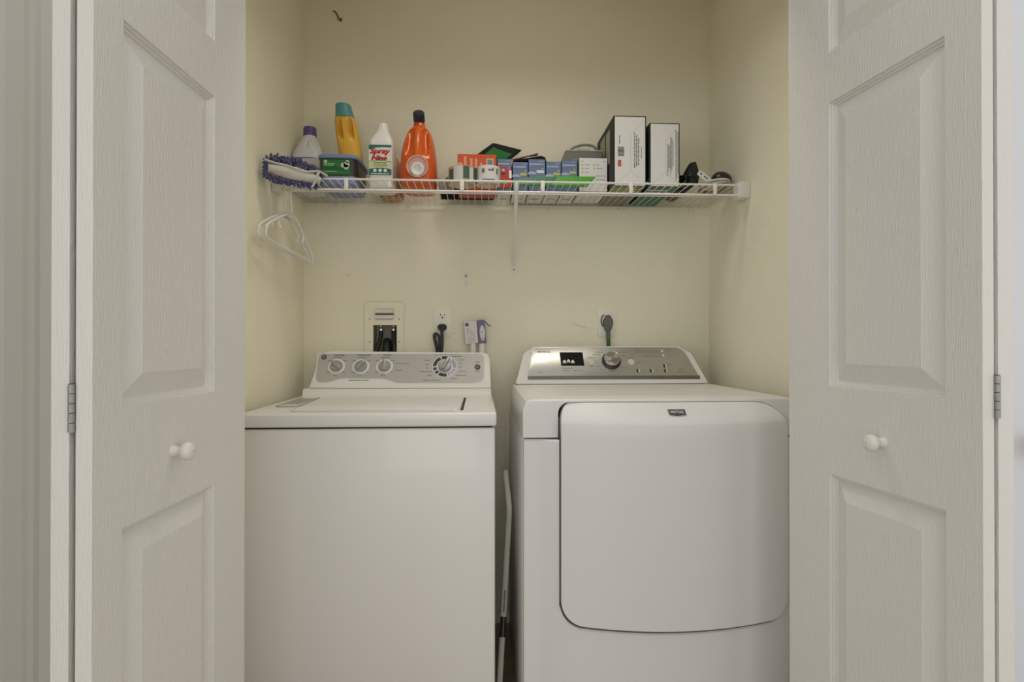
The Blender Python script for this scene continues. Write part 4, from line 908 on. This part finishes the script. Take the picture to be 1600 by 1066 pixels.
bm = B(); bx(bm, 0.5905, 0.5916, 2.003, 2.03, Z0, Z0 + 0.032, 0.0003, 1); finish('corner_print', bm, mat('teal_print', (0.01, 0.16, 0.10), 0.5), t)
Mbot = frame((0.645, 2.10, Z0 + 0.0003), (1, 0, 0), (0, -1, 0))
bm = B()
for k in range(3): dashes(bm, Mbot, -0.045, 0.045, 0.05 - 0.03 * k, 0.014, th=0.0006)
finish('print', bm, M_WHITE, t)
# black bag with a white tag
bb = thing('black_bag', 'crumpled black plastic bag with white tag beside the tall boxes', 'bag', (0.755, 2.1, Z0))
BLF = mat('black_bag_film', (0.010, 0.010, 0.011), 0.22, bump=0.6, bscale=70)
bm = B(); crumple(bm, (0.738, 2.13, Z0 + 0.030), (0.029, 0.105, 0.034), 0.45, 2.0, 4, floor=Z0)
prism(bm, [(-0.030, -0.02), (0.024, -0.02), (0.030, 0.022), (0.014, 0.066), (-0.006, 0.060), (-0.026, 0.022)], -0.012, 0.012, M=frame((0.760, 2.06, Z0 + 0.044), (1, 0.2, 0), (0.05, 0.1, 1)), bev=0.004, which='all')
finish('film', bm, BLF, bb, smooth=30)
bm = B(); prism(bm, roundpoly([(-0.030, -0.010), (0.030, -0.010), (0.030, 0.010), (-0.030, 0.010)], 0.003, 3), 0, 0.0012, M=face(0.802, 2.035, Z0 + 0.046, math.radians(-38))); tg = finish('tag', bm, M_WHITE, bb)
bm = B(); bx(bm, -0.006, 0.012, -0.001, 0.003, 0.0012, 0.0016, M=face(0.802, 2.035, Z0 + 0.046, math.radians(-38))); bx(bm, -0.022, -0.014, -0.001, 0.004, 0.0012, 0.0016, M=face(0.802, 2.035, Z0 + 0.046, math.radians(-38))); finish('print', bm, M_INK, tg)
# coil of pale cord with a black cap on it
cc = thing('cord_coil', 'coil of pale beige cord lying at the right end of the shelf', 'cord', (0.835, 2.06, Z0))
CORD = mat('pale_cord', (0.52, 0.44, 0.34), 0.7); CORDW = mat('white_cord', (0.66, 0.64, 0.58), 0.6)
rdm = random.Random(11)
for L in range(7):
    pts = []
    a, b = 0.046 - 0.004 * (L % 3), 0.082 - 0.006 * (L % 3); ph = rdm.uniform(0, 6)
    for k in range(40):
        t = 2 * PI * k / 40
        pts.append((0.848 + a * math.cos(t) + 0.002 * math.sin(3 * t + ph), 2.062 + b * math.sin(t), Z0 + 0.0045 + 0.0036 * L + 0.0016 * math.sin(2 * t + ph)))
    bm = B(); tube(bm, pts, 0.0038, 7, closed=True); finish('loop', bm, CORDW if L == 6 else CORD, cc, smooth=60)
bm = B(); lathe(bm, [(0.044, 0.0), (0.046, 0.004), (0.044, 0.010), (0.030, 0.016), (0.002, 0.019)], 36, M=Matrix.Translation((0.850, 2.045, Z0 + 0.0205))); finish('spool_disc', bm, CORDW, cc, smooth=50)
bcap = thing('plastic_dome', 'glossy black rounded dome resting on the coil of pale cord', 'dome', (0.872, 2.07, Z0 + 0.036))
bm = B(); loft(bm, [(0.0, 0.036, 0.036, 2, 0, 0), (0.006, 0.0375, 0.0375, 2, 0, 0), (0.018, 0.036, 0.036, 2, 0.001, 0), (0.028, 0.030, 0.031, 2, 0.0005, 0), (0.035, 0.020, 0.022, 2, -0.003, 0), (0.0385, 0.008, 0.009, 2, -0.006, 0)], 36, M=Matrix.Translation((0.872, 2.065, Z0 + 0.0345)) @ Matrix.Rotation(math.radians(8), 4, 'Y')); finish('dome', bm, M_BLACKP, bcap, smooth=60)
bm = B(); tube(bm, [Matrix.Translation((0.872, 2.065, Z0 + 0.0345)) @ Matrix.Rotation(math.radians(8), 4, 'Y') @ Vector((0.0378 * math.cos(2 * PI * k / 32), 0.0378 * math.sin(2 * PI * k / 32), 0.004)) for k in range(32)], 0.0016, 6, closed=True); finish('rim', bm, M_BLACK, bcap, smooth=60)

# ------------------------------------------------------------------ hangers on the lip rail
def hanger(label, x, dx, tilt, zoff):
    t = thing('clothes_hanger', label, 'hanger', (x, YF, ZLIP), group='white plastic hangers on the shelf')
    t.rotation_euler = (0, 0, tilt)
    HP = mat('white_hanger', (0.78, 0.76, 0.70), 0.35)
    def add(name, pts, r, flat=1.0, par=None):
        bm = B(); tube(bm, pts, r, 8, flat=flat); return finish(name, bm, HP, par or t, smooth=60, world=False)
    # local: y away from the room, z up
    add('hook', smoothpath([(0, 0.012, -0.006), (0, 0.0115, 0.004), (0, 0.004, 0.0085), (0, -0.006, 0.006), (0, -0.0105, -0.006), (0, -0.009, -0.035), (0, -0.002, -0.065), (0, 0, -0.085)], 6), 0.0040)
    sh_ = add('shoulder_bar', smoothpath([(0, -0.200, -0.172), (0, -0.196, -0.160), (0, -0.165, -0.142), (0, -0.09, -0.110), (0, -0.03, -0.090), (0, 0, -0.084), (0, 0.03, -0.090), (0, 0.09, -0.122), (0, 0.165, -0.172), (0, 0.196, -0.196), (0, 0.202, -0.208)], 6), 0.0052, 0.7)
    add('trouser_bar', smoothpath([(0, -0.200, -0.170), (0, -0.203, -0.184), (0, -0.190, -0.196), (0, -0.10, -0.203), (0, 0.10, -0.211), (0, 0.190, -0.217), (0, 0.202, -0.208)], 6), 0.0042)
    for s, z in ((-0.105, -0.122), (0.105, -0.134)):
        add('notch_hook', smoothpath([(0, s, z), (0, s, z - 0.018), (0, s - math.copysign(0.006, s), z - 0.025), (0, s - math.copysign(0.011, s), z - 0.018)], 5), 0.0030, par=sh_)
    # flat web joining neck and shoulders
    bm = B(); prism(bm, [(-0.045, -0.098), (0.045, -0.100), (0.012, -0.082), (0, -0.070), (-0.012, -0.082)], -0.0015, 0.0015, M=Matrix(((0, 0, 1, 0), (1, 0, 0, 0), (0, 1, 0, 0), (0, 0, 0, 1)))); finish('neck_web', bm, HP, t, world=False)
    return t
hanger('white plastic hanger nearest the left wall, hanging from the shelf rail', -0.6360, 0, math.radians(-4.0), 0)
hanger('second white plastic hanger, on the side away from the left wall', -0.6170, 0, math.radians(-3.0), 0)

# ------------------------------------------------------------------ on the back wall
ob = thing('washer_outlet_box', 'white recessed washer outlet box with drum cover above the washer', 'outlet box', (-0.372, YB, 1.02))
PX0, PX1, PZ0, PZ1 = -0.447, -0.297, 1.005, 1.262
bm = B()
for (a, b, c, d_) in ((PX0, HOLE[0], PZ0, PZ1), (HOLE[1], PX1, PZ0, PZ1), (HOLE[0], HOLE[1], HOLE[3], PZ1), (HOLE[0], HOLE[1], PZ0, HOLE[2])):
    bx(bm, a, b, YB - 0.0045, YB - 0.0004, c, d_)
bmesh.ops.remove_doubles(bm, verts=bm.verts, dist=1e-6)
OBM = mat('outlet_box_plastic', (0.85, 0.81, 0.64), 0.5)
finish('face_plate', bm, OBM, ob)
bm = B(); h0, h1, k0, k1 = HOLE
for q in (((h0, k0), (h1, k0)), ((h1, k0), (h1, k1)), ((h1, k1), (h0, k1)), ((h0, k1), (h0, k0))):
    bm.faces.new([bm.verts.new(p) for p in ((q[0][0], YB - 0.004, q[0][1]), (q[1][0], YB - 0.004, q[1][1]), (q[1][0], YB + 0.075, q[1][1]), (q[0][0], YB + 0.075, q[0][1]))])
bm.faces.new([bm.verts.new(p) for p in ((h0, YB + 0.075, k0), (h1, YB + 0.075, k0), (h1, YB + 0.075, k1), (h0, YB + 0.075, k1))])
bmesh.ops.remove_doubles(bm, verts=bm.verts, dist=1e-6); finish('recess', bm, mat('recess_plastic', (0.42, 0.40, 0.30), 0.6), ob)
bm = B(); tube(bm, [(p[0], YB - 0.0045, p[1]) for p in rrect(PX0, PX1, PZ0, PZ1, 0.006, 3)], 0.0022, 6, closed=True); finish('plate_rim', bm, OBM, ob, smooth=60)
for z0_, z1_ in ((1.2155, 1.237), (1.1925, 1.2125)):
    bm = B(); prism(bm, [(0.0, 0.0)] + [(0.017 * math.sin(PI * k / 8) , (z1_ - z0_) * (0.5 - 0.5 * math.cos(PI * k / 8))) for k in range(1, 8)] + [(0.0, z1_ - z0_)], -0.405, -0.3365, M=frame((0, YB - 0.0045, z0_), (0, -1, 0), (0, 0, 1)) @ Matrix.Diagonal((1, 1, 1, 1)))
    for v in bm.verts: pass
    xs_ = [v.co.x for v in bm.verts]
    if max(xs_) > 0:
        for v in bm.verts: v.co.x = -v.co.x
    finish('valve_cover', bm, M_PLAST, ob, smooth=50)
bm = B(); bx(bm, -0.407, -0.334, YB - 0.012, YB - 0.0046, 1.2128, 1.2152); finish('cover_slot', bm, M_DARK, ob)
for x in (-0.4285, -0.3145):
    for z in (1.195, 1.107):
        bm = B(); lathe(bm, [(0.0036, 0.0045), (0.0030, 0.0062)], 12, M=face(x, YB, z)); finish('screw', bm, M_INKL, ob)
def hose(label, pts, r, ribbed=False, conn=None):
    t = thing('water_hose', label, 'hose', tuple(pts[0]), group=None)
    p = smoothpath(pts, 10); rr = r
    if ribbed: rr = [r * (1 + 0.08 * math.sin(i * 2.4)) for i in range(len(p))]
    bm = B(); tube(bm, p, rr, 12); finish('tube', bm, M_BLACK, t, smooth=60)
    if conn:
        bm = B(); lathe(bm, [(0.0075, 0), (0.0085, 0.003), (0.0085, 0.012), (0.006, 0.015), (0.006, 0.022)], 14, M=Matrix.Translation(conn)); finish('coupling', bm, M_CHROME, t, smooth=40)
    return t
hose('thin black fill hose on the left inside the washer outlet box', [(-0.389, 2.315, 1.150), (-0.390, 2.305, 1.120), (-0.398, 2.290, 1.085), (-0.412, 2.276, 1.045), (-0.425, 2.268, 0.99), (-0.430, 2.266, 0.70), (-0.43, 2.266, 0.40)], 0.0085, conn=(-0.389, 2.315, 1.147))
hose('thin black fill hose on the right inside the washer outlet box', [(-0.340, 2.315, 1.150), (-0.338, 2.305, 1.120), (-0.334, 2.290, 1.085), (-0.3325, 2.276, 1.045), (-0.328, 2.268, 0.99), (-0.33, 2.266, 0.70), (-0.33, 2.266, 0.40)], 0.0085, conn=(-0.340, 2.315, 1.147))
hose('thick ribbed black drain hose bending over in the washer outlet box', [(-0.366, 2.345, 1.045), (-0.367, 2.340, 1.085), (-0.365, 2.315, 1.108), (-0.363, 2.288, 1.090), (-0.362, 2.274, 1.05), (-0.364, 2.266, 0.98), (-0.37, 2.265, 0.60), (-0.37, 2.265, 0.30)], 0.0150, ribbed=True)
# duplex outlet
IV = mat('ivory_plate', (0.86, 0.83, 0.70), 0.4)
ol = thing('wall_outlet', 'ivory duplex outlet with black plug in its lower socket', 'outlet', (-0.1465, YB, 1.19))
Mo1 = face(-0.1465, YB - 0.0005, 1.188)
bm = B(); prism(bm, rrect(-0.0345, 0.0345, -0.057, 0.052, 0.004), 0, 0.0055, M=Mo1, bev=0.002); finish('plate', bm, IV, ol, smooth=40)
bm = B(); prism(bm, roundpoly([(-0.0165, 0.008), (0.0165, 0.008), (0.0165, 0.036), (-0.0165, 0.036)], 0.010), 0.005, 0.0075, M=Mo1, bev=0.0008); sk = finish('socket', bm, IV, ol, smooth=40)
bm = B(); bx(bm, -0.0085, -0.006, 0.020, 0.029, 0.007, 0.0080, M=Mo1); bx(bm, 0.006, 0.0083, 0.021, 0.028, 0.007, 0.0080, M=Mo1); lathe(bm, [(0.0032, 0.007), (0.0032, 0.0080)], 12, M=on(Mo1, 0, 0.0135)); finish('slots', bm, M_DARK, sk)
pc = thing('power_cord', 'black washer power cord plugged in and bundled in a loop above the washer', 'cord', (-0.148, 2.28, 1.16))
bm = B(); loft(bm, [(0, 0.017, 0.013, 2.4, 0, 0), (0.006, 0.0185, 0.014, 2.4, 0, 0), (0.018, 0.0170, 0.013, 2.2, 0, 0), (0.026, 0.010, 0.008, 2, 0, -0.006), (0.028, 0.006, 0.005, 2, 0, -0.006)], 28, M=face(-0.1475, YB - 0.0062, 1.163)); finish('plug', bm, M_BLACKP, pc, smooth=50)
bm = B(); tube(bm, smoothpath([(-0.1475, 2.270, 1.160), (-0.147, 2.262, 1.150), (-0.146, 2.262, 1.125), (-0.147, 2.264, 1.09), (-0.150, 2.266, 1.04), (-0.150, 2.266, 0.85)], 8), [0.0145, 0.0145, 0.014, 0.0135, 0.0125, 0.0115, 0.0105, 0.0095, 0.0085] + [0.0062] * 32, 10); finish('strain_relief', bm, M_BLACKP, pc, smooth=60)
for dx, top, w in ((0, 1.139, 0.010), (0.007, 1.133, 0.008)):
    bm = B(); tube(bm, smoothpath([(-0.160 + dx, 2.262 - dx * 0.6, 0.90), (-0.163 + dx, 2.262 - dx * 0.6, 1.03), (-0.170 + dx, 2.262 - dx * 0.6, 1.085), (-0.1785 + dx, 2.262 - dx * 0.6, top - 0.014), (-0.176 + dx, 2.262 - dx * 0.6, top - 0.002), (-0.168 + dx, 2.262 - dx * 0.6, top), (-0.160 + dx, 2.262 - dx * 0.6, top - 0.010), (-0.156 + dx, 2.262 - dx * 0.6, 1.085), (-0.150 + dx, 2.262 - dx * 0.6, 1.03), (-0.147 + dx, 2.262 - dx * 0.6, 0.90)], 8), 0.0040, 8); finish('cord_loop', bm, M_BLACKP, pc, smooth=60)
# hose kit hanging behind the console
hk = thing('hose_kit', 'white card-wrapped pair of white tubes standing behind the washer console', 'hose kit', (-0.02, 2.27, 0.93))
for x in (-0.027, 0.008):
    bm = B(); lathe(bm, [(0.0125, 0.93), (0.0125, 1.12), (0.010, 1.121)], 20, M=Matrix.Translation((x, 2.2705, 0)) @ Matrix.Shear('XY', 4, (0, 0))); finish('tube', bm, M_WHITEP, hk, smooth=40)
MK1 = face(-0.034, 2.2565, 1.144, math.radians(4)); MK2 = face(0.009, 2.2565, 1.147, math.radians(4))
bm = B(); prism(bm, [(-0.025, -0.046), (0.025, -0.043), (0.023, 0.043), (-0.027, 0.043)], -0.026, 0.0, M=MK1, bev=0.0015); cd = finish('card_wrap', bm, mat('card_pinkish', (0.72, 0.67, 0.66), 0.5), hk)
bm = B()
dashes(bm, MK1, -0.017, -0.009, 0.013, 0.004); dashes(bm, MK1, -0.017, 0.006, 0.005, 0.004); dashes(bm, MK1, -0.017, 0.010, -0.004, 0.004); dashes(bm, MK1, -0.004, 0.012, -0.012, 0.003)
for k in range(4): dashes(bm, MK1, -0.015, 0.014, -0.019 - 0.006 * k, 0.0018)
finish('print', bm, M_INKL, cd)
bm = B(); lathe(bm, [(0.0075, 0), (0.0075, 0.0004)], 18, M=on(MK1, -0.0145, 0.030)); finish('emblem', bm, mat('violet_ink', (0.12, 0.09, 0.22), 0.5), cd)
bm = B(); prism(bm, [(-0.016, -0.046), (0.0135, -0.046), (0.0115, 0.045), (-0.016, 0.045)], -0.026, 0.0, M=MK2, bev=0.0015); c2 = finish('card_wrap', bm, mat('card_violet', (0.17, 0.14, 0.24), 0.5), hk)
bm = B(); prism(bm, [(0.0105 * math.cos(2 * PI * k / 20), -0.006 + 0.030 * math.sin(2 * PI * k / 20)) for k in range(20)], 0, 0.0005, M=MK2); finish('oval_label', bm, mat('oval_paper', (0.66, 0.64, 0.64), 0.5), c2)
bm = B(); dashes(bm, MK2, -0.006, 0.006, -0.002, 0.003, th=0.0008); dashes(bm, MK2, -0.004, 0.004, -0.026, 0.003, th=0.0008); finish('print', bm, M_INKG, c2)
bm = B(); tube(bm, smoothpath([(0.012, 2.262, 1.190), (0.022, 2.262, 1.183), (0.032, 2.262, 1.172), (0.043, 2.262, 1.168)]), 0.0018, 6); finish('tie', bm, M_BLACKP, hk, smooth=60)
# dryer outlet and its plug
o2 = thing('wall_outlet', 'ivory wall plate behind the grey dryer plug', 'outlet', (0.5045, YB, 1.18))
Mo2 = face(0.5045, YB - 0.0005, 1.1865)
bm = B(); prism(bm, rrect(-0.0375, 0.0375, -0.056, 0.056, 0.004), 0, 0.0055, M=Mo2, bev=0.002); finish('plate', bm, IV, o2, smooth=40)
bm = B(); lathe(bm, [(0.024, 0.005), (0.024, 0.0075), (0.0225, 0.008)], 32, M=on(Mo2, -0.001, 0.003)); finish('socket', bm, IV, o2, smooth=40)
GRY = mat('grey_plug', (0.105, 0.112, 0.105), 0.45)
dc = thing('dryer_cord', 'grey dryer plug with green cord in the right-hand wall plate', 'cord', (0.5, 2.28, 1.15))
bm = B(); prism(bm, roundpoly([(-0.012, -0.036), (0.012, -0.036), (0.021, -0.004), (0.022, 0.010), (0.012, 0.022), (0.009, 0.032), (-0.009, 0.032), (-0.012, 0.022), (-0.022, 0.010), (-0.021, -0.004)], 0.006, 4), 0.0, 0.024, M=face(0.505, YB - 0.0088, 1.183) @ Matrix.Diagonal((0.86, 0.92, 1, 1)), bev=0.005, seg=3); pg = finish('plug', bm, GRY, dc, smooth=50)
bm = B(); tube(bm, [(0.4905 + 0.012 * math.cos(math.radians(90 + 180 * k / 14)), 2.276, 1.190 + 0.022 * math.sin(math.radians(90 + 180 * k / 14))) for k in range(15)], 0.0024, 8); finish('pull_ring', bm, GRY, pg, smooth=60)
bm = B(); tube(bm, [(0.5055, 2.272, 1.150), (0.5057, 2.271, 1.118)], 0.0085, 12, flat=0.7); finish('cord_sleeve', bm, GRY, dc, smooth=60)
bm = B(); tube(bm, smoothpath([(0.5057, 2.271, 1.121), (0.506, 2.271, 1.08), (0.506, 2.268, 0.9), (0.50, 2.266, 0.5)]), 0.0078, 12, flat=0.7); finish('cord', bm, mat('green_cord', (0.010, 0.10, 0.012), 0.4), dc, smooth=60)
# wall anchor, scrap of tape
wallb = bpy.data.objects['wall_back']
for p0, p1, r_ in (((0.365, 1.181), (0.425, 1.161), 0.0009), ((-0.52, 1.362), (-0.50, 1.370), 0.0008), ((-0.46, 1.350), (-0.455, 1.352), 0.0009), ((-0.118, 1.139), (-0.098, 1.140), 0.0012)):
    bm = B(); tube(bm, [(p0[0], YB - 0.0004, p0[1]), ((p0[0] + p1[0]) / 2, YB - 0.0006, (p0[1] + p1[1]) / 2 + 0.001), (p1[0], YB - 0.0004, p1[1])], r_, 6, flat=0.5); finish('scuff_mark', bm, mat('scuff', (0.34, 0.31, 0.23), 0.8), wallb)
wa = thing('wall_anchor', 'empty white wall anchor with a patched spot below it on the back wall', 'anchor', (-0.055, YB, 1.36))
bm = B(); prism(bm, roundpoly([(-0.0085, -0.012), (0.0085, -0.012), (0.0085, 0.013), (-0.0085, 0.013)], 0.005), 0, 0.0014, M=face(-0.055, YB - 0.0003, 1.366)); prism(bm, roundpoly([(-0.008, -0.042), (0.006, -0.042), (0.007, -0.016), (-0.007, -0.016)], 0.005), 0, 0.0009, M=face(-0.055, YB - 0.0003, 1.366)); finish('patch', bm, mat('patch_white', (0.78, 0.76, 0.66), 0.6), wa)
bm = B(); lathe(bm, [(0.0038, 0.0010), (0.0034, 0.0022)], 12, M=face(-0.055, YB - 0.0003, 1.366)); finish('screw_hole', bm, mat('rust_brown', (0.10, 0.075, 0.05), 0.7), wa)
bm = B(); tube(bm, smoothpath([(-0.570, YB - 0.003, 2.395), (-0.560, YB - 0.004, 2.388), (-0.553, YB - 0.003, 2.374), (-0.547, YB - 0.004, 2.362), (-0.541, YB - 0.003, 2.358), (-0.539, YB - 0.002, 2.366)]), [0.0024] * 25 + [0.0034] * 16, 7); tag(finish('brown_scrap', bm, mat('brown_scrap', (0.13, 0.095, 0.03), 0.7), smooth=60), 'bent brown scrap stuck high on the back wall', 'scrap')

# ------------------------------------------------------------------ leaning pole between the machines
lp = thing('leaning_pole', 'slim white folding pole with black joint leaning between washer and dryer', 'pole', (0.06, 1.78, 0))
PW = mat('pole_white', (0.62, 0.62, 0.55), 0.4)
def bar(name, pts, m, w=0.0085, f_=0.45):
    bm = B(); tube(bm, [Vector(p) for p in pts], w, 8, flat=f_); return finish(name, bm, m, lp, smooth=50)
A = Vector((0.0545, 1.745, 0.003)); Bp = Vector((0.0965, 1.895, 0.560)); C = Vector((0.0925, 2.10, 0.640))
def at(t): return A.lerp(Bp, t)
bar('lower_section', [at(0), at(0.36)], PW)
bar('joint', [at(0.345), at(0.445)], M_BLACKP, 0.0098, 0.6)
up = bar('upper_section', [at(0.43), at(0.97), Bp.lerp(C, 0.05), C], PW)
bm = B(); Mpp = frame(at(0.53) + Vector((-0.0005, -0.0052, 0)), (Bp - A), (-1, 0, 0))
dashes(bm, Mpp, -0.035, 0.035, 0.0, 0.0055, th=0.0008); finish('print', bm, M_INKG, up)
